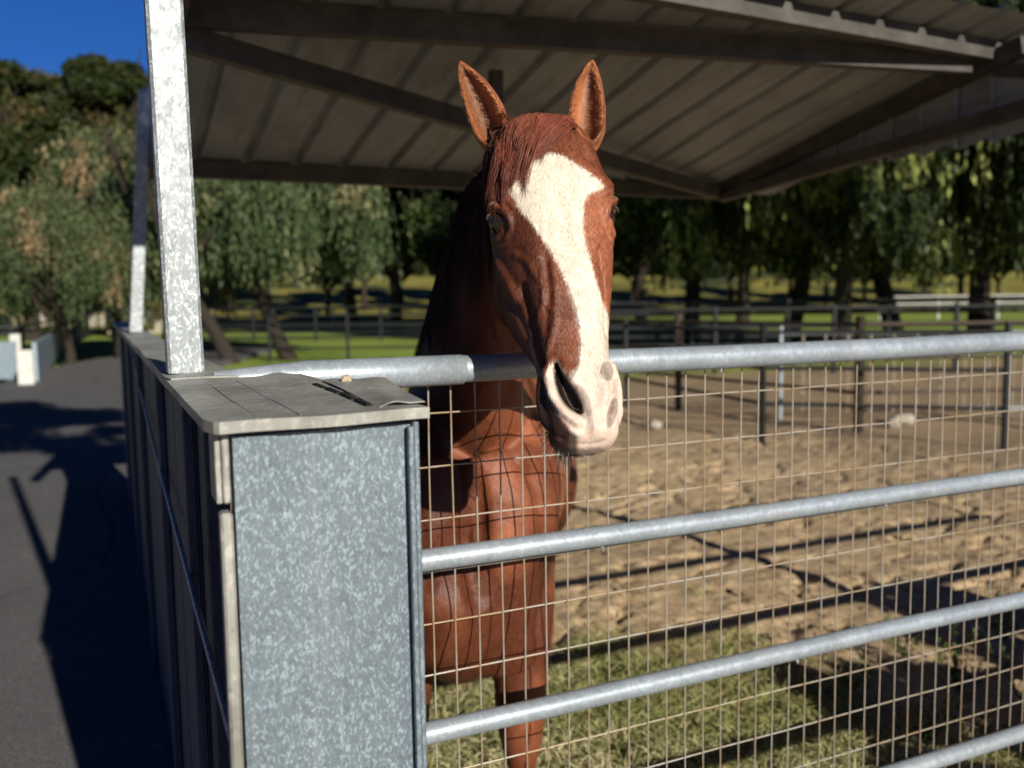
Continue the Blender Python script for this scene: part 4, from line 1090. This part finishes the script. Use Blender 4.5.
rail_fence('pipe_fence',[g2(600,352),g2(1100,350)],1.5,(1.48,1.15,.8,.45,.2),M['dark_metal'],'farther dark four-rail fence in the shade of the trees','dark rail fences below the trees',.07,.06,3.0)
rail_fence('pipe_fence',[g2(195,362),g2(430,362)],1.35,(1.3,1.0,.7,.4),M['dark_metal'],'dark rail fence in front of the bright green field left of the horse','dark rail fences by the field',.045,.03,2.4)
rail_fence('pipe_fence',[g2(195,341),g2(600,341)],1.5,(1.45,1.1,.75,.4),M['dark_metal'],'second dark rail fence farther into the green field','dark rail fences by the field',.06,.05,3.4)
a=at_dist(880,58);b=at_dist(1120,56)
rail_fence('white_fence',[(a.x,a.y),(b.x,b.y)],1.5,(1.45,1.0,.5),M['white_paint'],'pale white rail fence far behind the trees at the right','white fence far away',.08,.06,4)
a=at_dist(215,60);b=at_dist(600,66)
rail_fence('white_fence',[(a.x,a.y),(b.x,b.y)],1.3,(1.25,.8),M['galv_pipe'],'grey rail fence far across the field behind the neck of the horse','pale far fence',.07,.05,4)

# left barrier along the aisle
lb=empty('aisle_barrier',(G(28,385,AZ).x,G(28,385,AZ).y,AZ),'low pale blue panel barrier with chunky white end post at the left of the aisle','barrier')
def slab(a,b,z0,z1,th,name,mat):
    mb=MB(); a=Vector((a.x,a.y,(z0+z1)/2)); b=Vector((b.x,b.y,(z0+z1)/2)); mb.bar(a,b,th,z1-z0); part(mb,name,mat,lb)
a=G(27,384,AZ); slab(a+Vector((-.14,0,0)),a+Vector((.14,0,0)),AZ,AZ+.68,.28,'end_post',M['white_paint'])
slab(G(36,382,AZ)+Vector((0,.15,0)),G(62,352,AZ),AZ,AZ+.80,.08,'panel',M['blue_panel'])
slab(G(-60,379,AZ),G(17,379,AZ),AZ,AZ+.80,.08,'panel',M['blue_panel'])
slab(G(18,378,AZ)+Vector((-.1,0,0)),G(18,378,AZ)+Vector((.1,0,0)),AZ,AZ+.95,.2,'end_post',M['white_paint'])
for z in (.95,1.1):
    mb=MB(); p=[G(-60,380,AZ),G(20,377,AZ),G(62,352,AZ),G(80,340,AZ)]; mb.tube([(q.x,q.y,AZ+z) for q in p],.035,8); part(mb,'top_rail',M['dark_metal'],lb)
q1=G(52,356,AZ); 
rail_fence('pipe_fence',[g2(58,352),g2(95,334),g2(170,331)],1.5,(1.45,1.2,.95,.7,.45,.2),M['dark_metal'],'dark close-railed fence closing the far end of the aisle','aisle end fence',.07,.08,2.5)
# wall's continuation : dark board fence
# rocks beyond aisle
for i in range(16):
    px=-20+i*11+rs.uniform(-3,3); p=at_dist(px,52+rs.uniform(-3,3)); s_=rs.uniform(.45,.85)
    rock('boulder',(p.x,p.y,.5+s_*.5),s_*1.1,M['rock'],'pale boulder in the row beyond the far end of the aisle','boulder','row of pale boulders',seed=i,sub=2)
mb=MB(); a=at_dist(-80,54); b=at_dist(190,56); mb.bar((a.x,a.y,.25),(b.x,b.y,.25),3.2,.9); o=mb.build('earth_bank',M['rock']); o['kind']='structure'
for i,(px,py,r_) in enumerate(((902,424,.16),(893,428,.11),(655,430,.10))):
    p=G(px,py); rock('stone',(p.x,p.y,.06),r_,M['rock'],['large pale stone in the yard near the tree trunk','smaller stone leaning against the large pale stone','flat pale stone by the left end of the yard fence'][i],'stone',seed=30+i)
# ------------------------------------------------------------------ paddock grass and weeds (stuff)
n=100000; x=rng.uniform(.5,3.6,n); y=rng.uniform(1.85,4.4,n)
dn=np.sqrt(((x-1.35)*.70)**2+((y-2.2)*.62)**2)+(fbm(x*1.6,y*1.6,4,2)-.5)*1.6
keep=(rng.uniform(0,1,n)<np.clip((1.35-dn)/.5,0,1)*(.25+.75*(fbm(x*6,y*6,2,6)>.42))); x=x[keep];y=y[keep];n=len(x)
base=np.stack([x,y,np.full(n,.0)+(fbm(x*1.1,y*1.1,3,1)-.5)*.1],-1)
dv=rng.normal(size=(n,3))*np.array([1,1,.35])+np.array([0,0,.35]); dv/=np.linalg.norm(dv,axis=1)[:,None]; ln=rng.uniform(.03,.085,n)
wv=np.cross(dv,rng.normal(size=(n,3))); wv/=np.linalg.norm(wv,axis=1)[:,None]; wd=(rng.uniform(.0012,.0028,n))[:,None]
tip=base+dv*ln[:,None]+np.array([0,0,-.01]); mid=base+dv*(ln*.5)[:,None]+np.array([0,0,.008])
V=np.stack([base-wv*wd,base+wv*wd,mid+wv*wd*.9,mid-wv*wd*.9,tip+wv*wd*.2,tip-wv*wd*.2],1).reshape(-1,3)
i0=np.arange(n)*6; F=np.concatenate([np.stack([i0,i0+1,i0+2,i0+3],-1),np.stack([i0+3,i0+2,i0+4,i0+5],-1)])
o=mesh_np('grass',V,F,M['grass']); o['kind']='stuff'; o['label']='short matted grass and hay on the paddock floor'; o['category']='grass'
# clods and straw scattered on the dirt
n=7000; x=rng.uniform(.9,7.8,n); y=1.9+6.5*rng.uniform(0,1,n)**1.3; sz=rng.uniform(.003,.011,n)*(1+1.2*(rng.uniform(0,1,n)>.96))
oct_=np.array([(1,0,0),(0,1,0),(-1,0,0),(0,-1,0),(0,0,1),(0,0,-1)],float); of=np.array([(0,1,4),(1,2,4),(2,3,4),(3,0,4),(1,0,5),(2,1,5),(3,2,5),(0,3,5)])
V=(oct_[None]*sz[:,None,None]*rng.uniform(.6,1.4,(n,6,1)))+np.stack([x,y,(fbm(x*1.1,y*1.1,3,1)-.5)*.1+(fbm(x*5.5,y*5.5,3,9)-.5)*.055+sz*.4],-1)[:,None]
F=(of[None]+np.arange(n)[:,None,None]*6).reshape(-1,3)
M['clod']=m_dark('dirt_clod',(.28,.21,.135),.95)
o=mesh_np('dirt_clods',V.reshape(-1,3),F,M['clod']); o['kind']='stuff'; o['label']='small dry clods scattered over the paddock dirt'; o['category']='dirt clods'
def weed(loc,n,s,label,seed,tall=1.0,name='weed_plant'):
    r=np.random.default_rng(seed); C=[];Dd=[];mb=MB()
    for k in range(n):
        a=r.uniform(0,6.28); ln=r.uniform(.5,1)*s; d_=np.array([math.cos(a)*.6,math.sin(a)*.6,tall*r.uniform(.5,1.1)])*ln
        mb.tube([Vector((0,0,0)),Vector(d_*.5)+Vector((0,0,.05*s)),Vector(d_)],[.004*s*2,.003*s*2,.001],5)
        for j in range(16):
            t=r.uniform(.15,1); C.append(d_*t+r.normal(size=3)*.03*s); Dd.append(r.normal(size=3)+np.array([0,0,.3]))
    e=empty(name,loc,label,'plant','weeds by the fence'); V,F=leafcloud(np.array(C),np.array(Dd),r.uniform(.5,1.2,len(C))*.10*s,2.0)
    mesh_np('leaves',V,F,M['weed'],e); mb.build('stems',M['weed'],e); return e
for i,(px,py,s_) in enumerate(((850,690,.22),(905,660,.26),(960,690,.30),(1005,640,.34),(1020,700,.3),(930,740,.22),(990,755,.25))):
    p=G(px,py); weed((p.x,p.y,0),9,s_,['small sprawling weed left of the weed patch behind the fence','bushy weed at the back of the patch behind the lowest rails','leafy weed in the middle of the patch under the third rail','tallest yellow-green weed at the right edge','dense dark weed at the right edge below the tall one','low weed just behind the lowest rail','small weed in the bottom right corner'][i],i)
# shrubs outside the fence, off frame right (their shade falls on the weed corner)
def shrub(loc,h,rad,label,seed):
    V,F=blob_mesh(h,rad,seed,5000,.09,.05,30); e=empty('shrub',loc,label,'shrub'); mesh_np('foliage',V,F,M['dark_leaf'],e)
    mb=MB()
    for k in range(6): a=k*1.05; mb.tube([(0,0,0),(math.cos(a)*rad*.3,math.sin(a)*rad*.3,h*.4),(math.cos(a)*rad*.6,math.sin(a)*rad*.6,h*.8)],[.02,.012,.005],6)
    mb.build('stems',M['bark'],e)
def overhead():  # unseen tree added behind the camera so its crown darkens the aisle
    V,F=blob_mesh(6.4,2.1,77,20000,.14,4.0,46); V=V+np.array([2.9,.6,0]); e=empty('shade_tree',(-2.5,-1.0,AZ),'leaning tree added out of view behind the photographer to shade the aisle','tree'); mesh_np('crown',V,F,M['dark_leaf'],e)
    mb=MB(); mb.tube([(0,0,0),(.1,0,1.5),(.6,.1,3),(1.6,.3,4.2),(2.6,.45,5.0)],[.16,.13,.11,.08,.04],10)
    for k in range(5): a=k*1.25; mb.tube([(1.8,.32,4.4),(2.4+math.cos(a)*.6,.45+math.sin(a)*.6,4.9),(2.8+math.cos(a)*1.1,.5+math.sin(a)*1.1,5.4)],[.05,.03,.01],6)
    mb.build('trunk',M['bark'],e,True)
overhead()
shrub((3.15,.95,0),.75,.62,'dense dark shrub growing outside the fence, right of the view',5)
shrub((4.2,1.1,0),1.0,.6,'taller dark shrub outside the fence farther right',6)
bpy.context.view_layer.update()
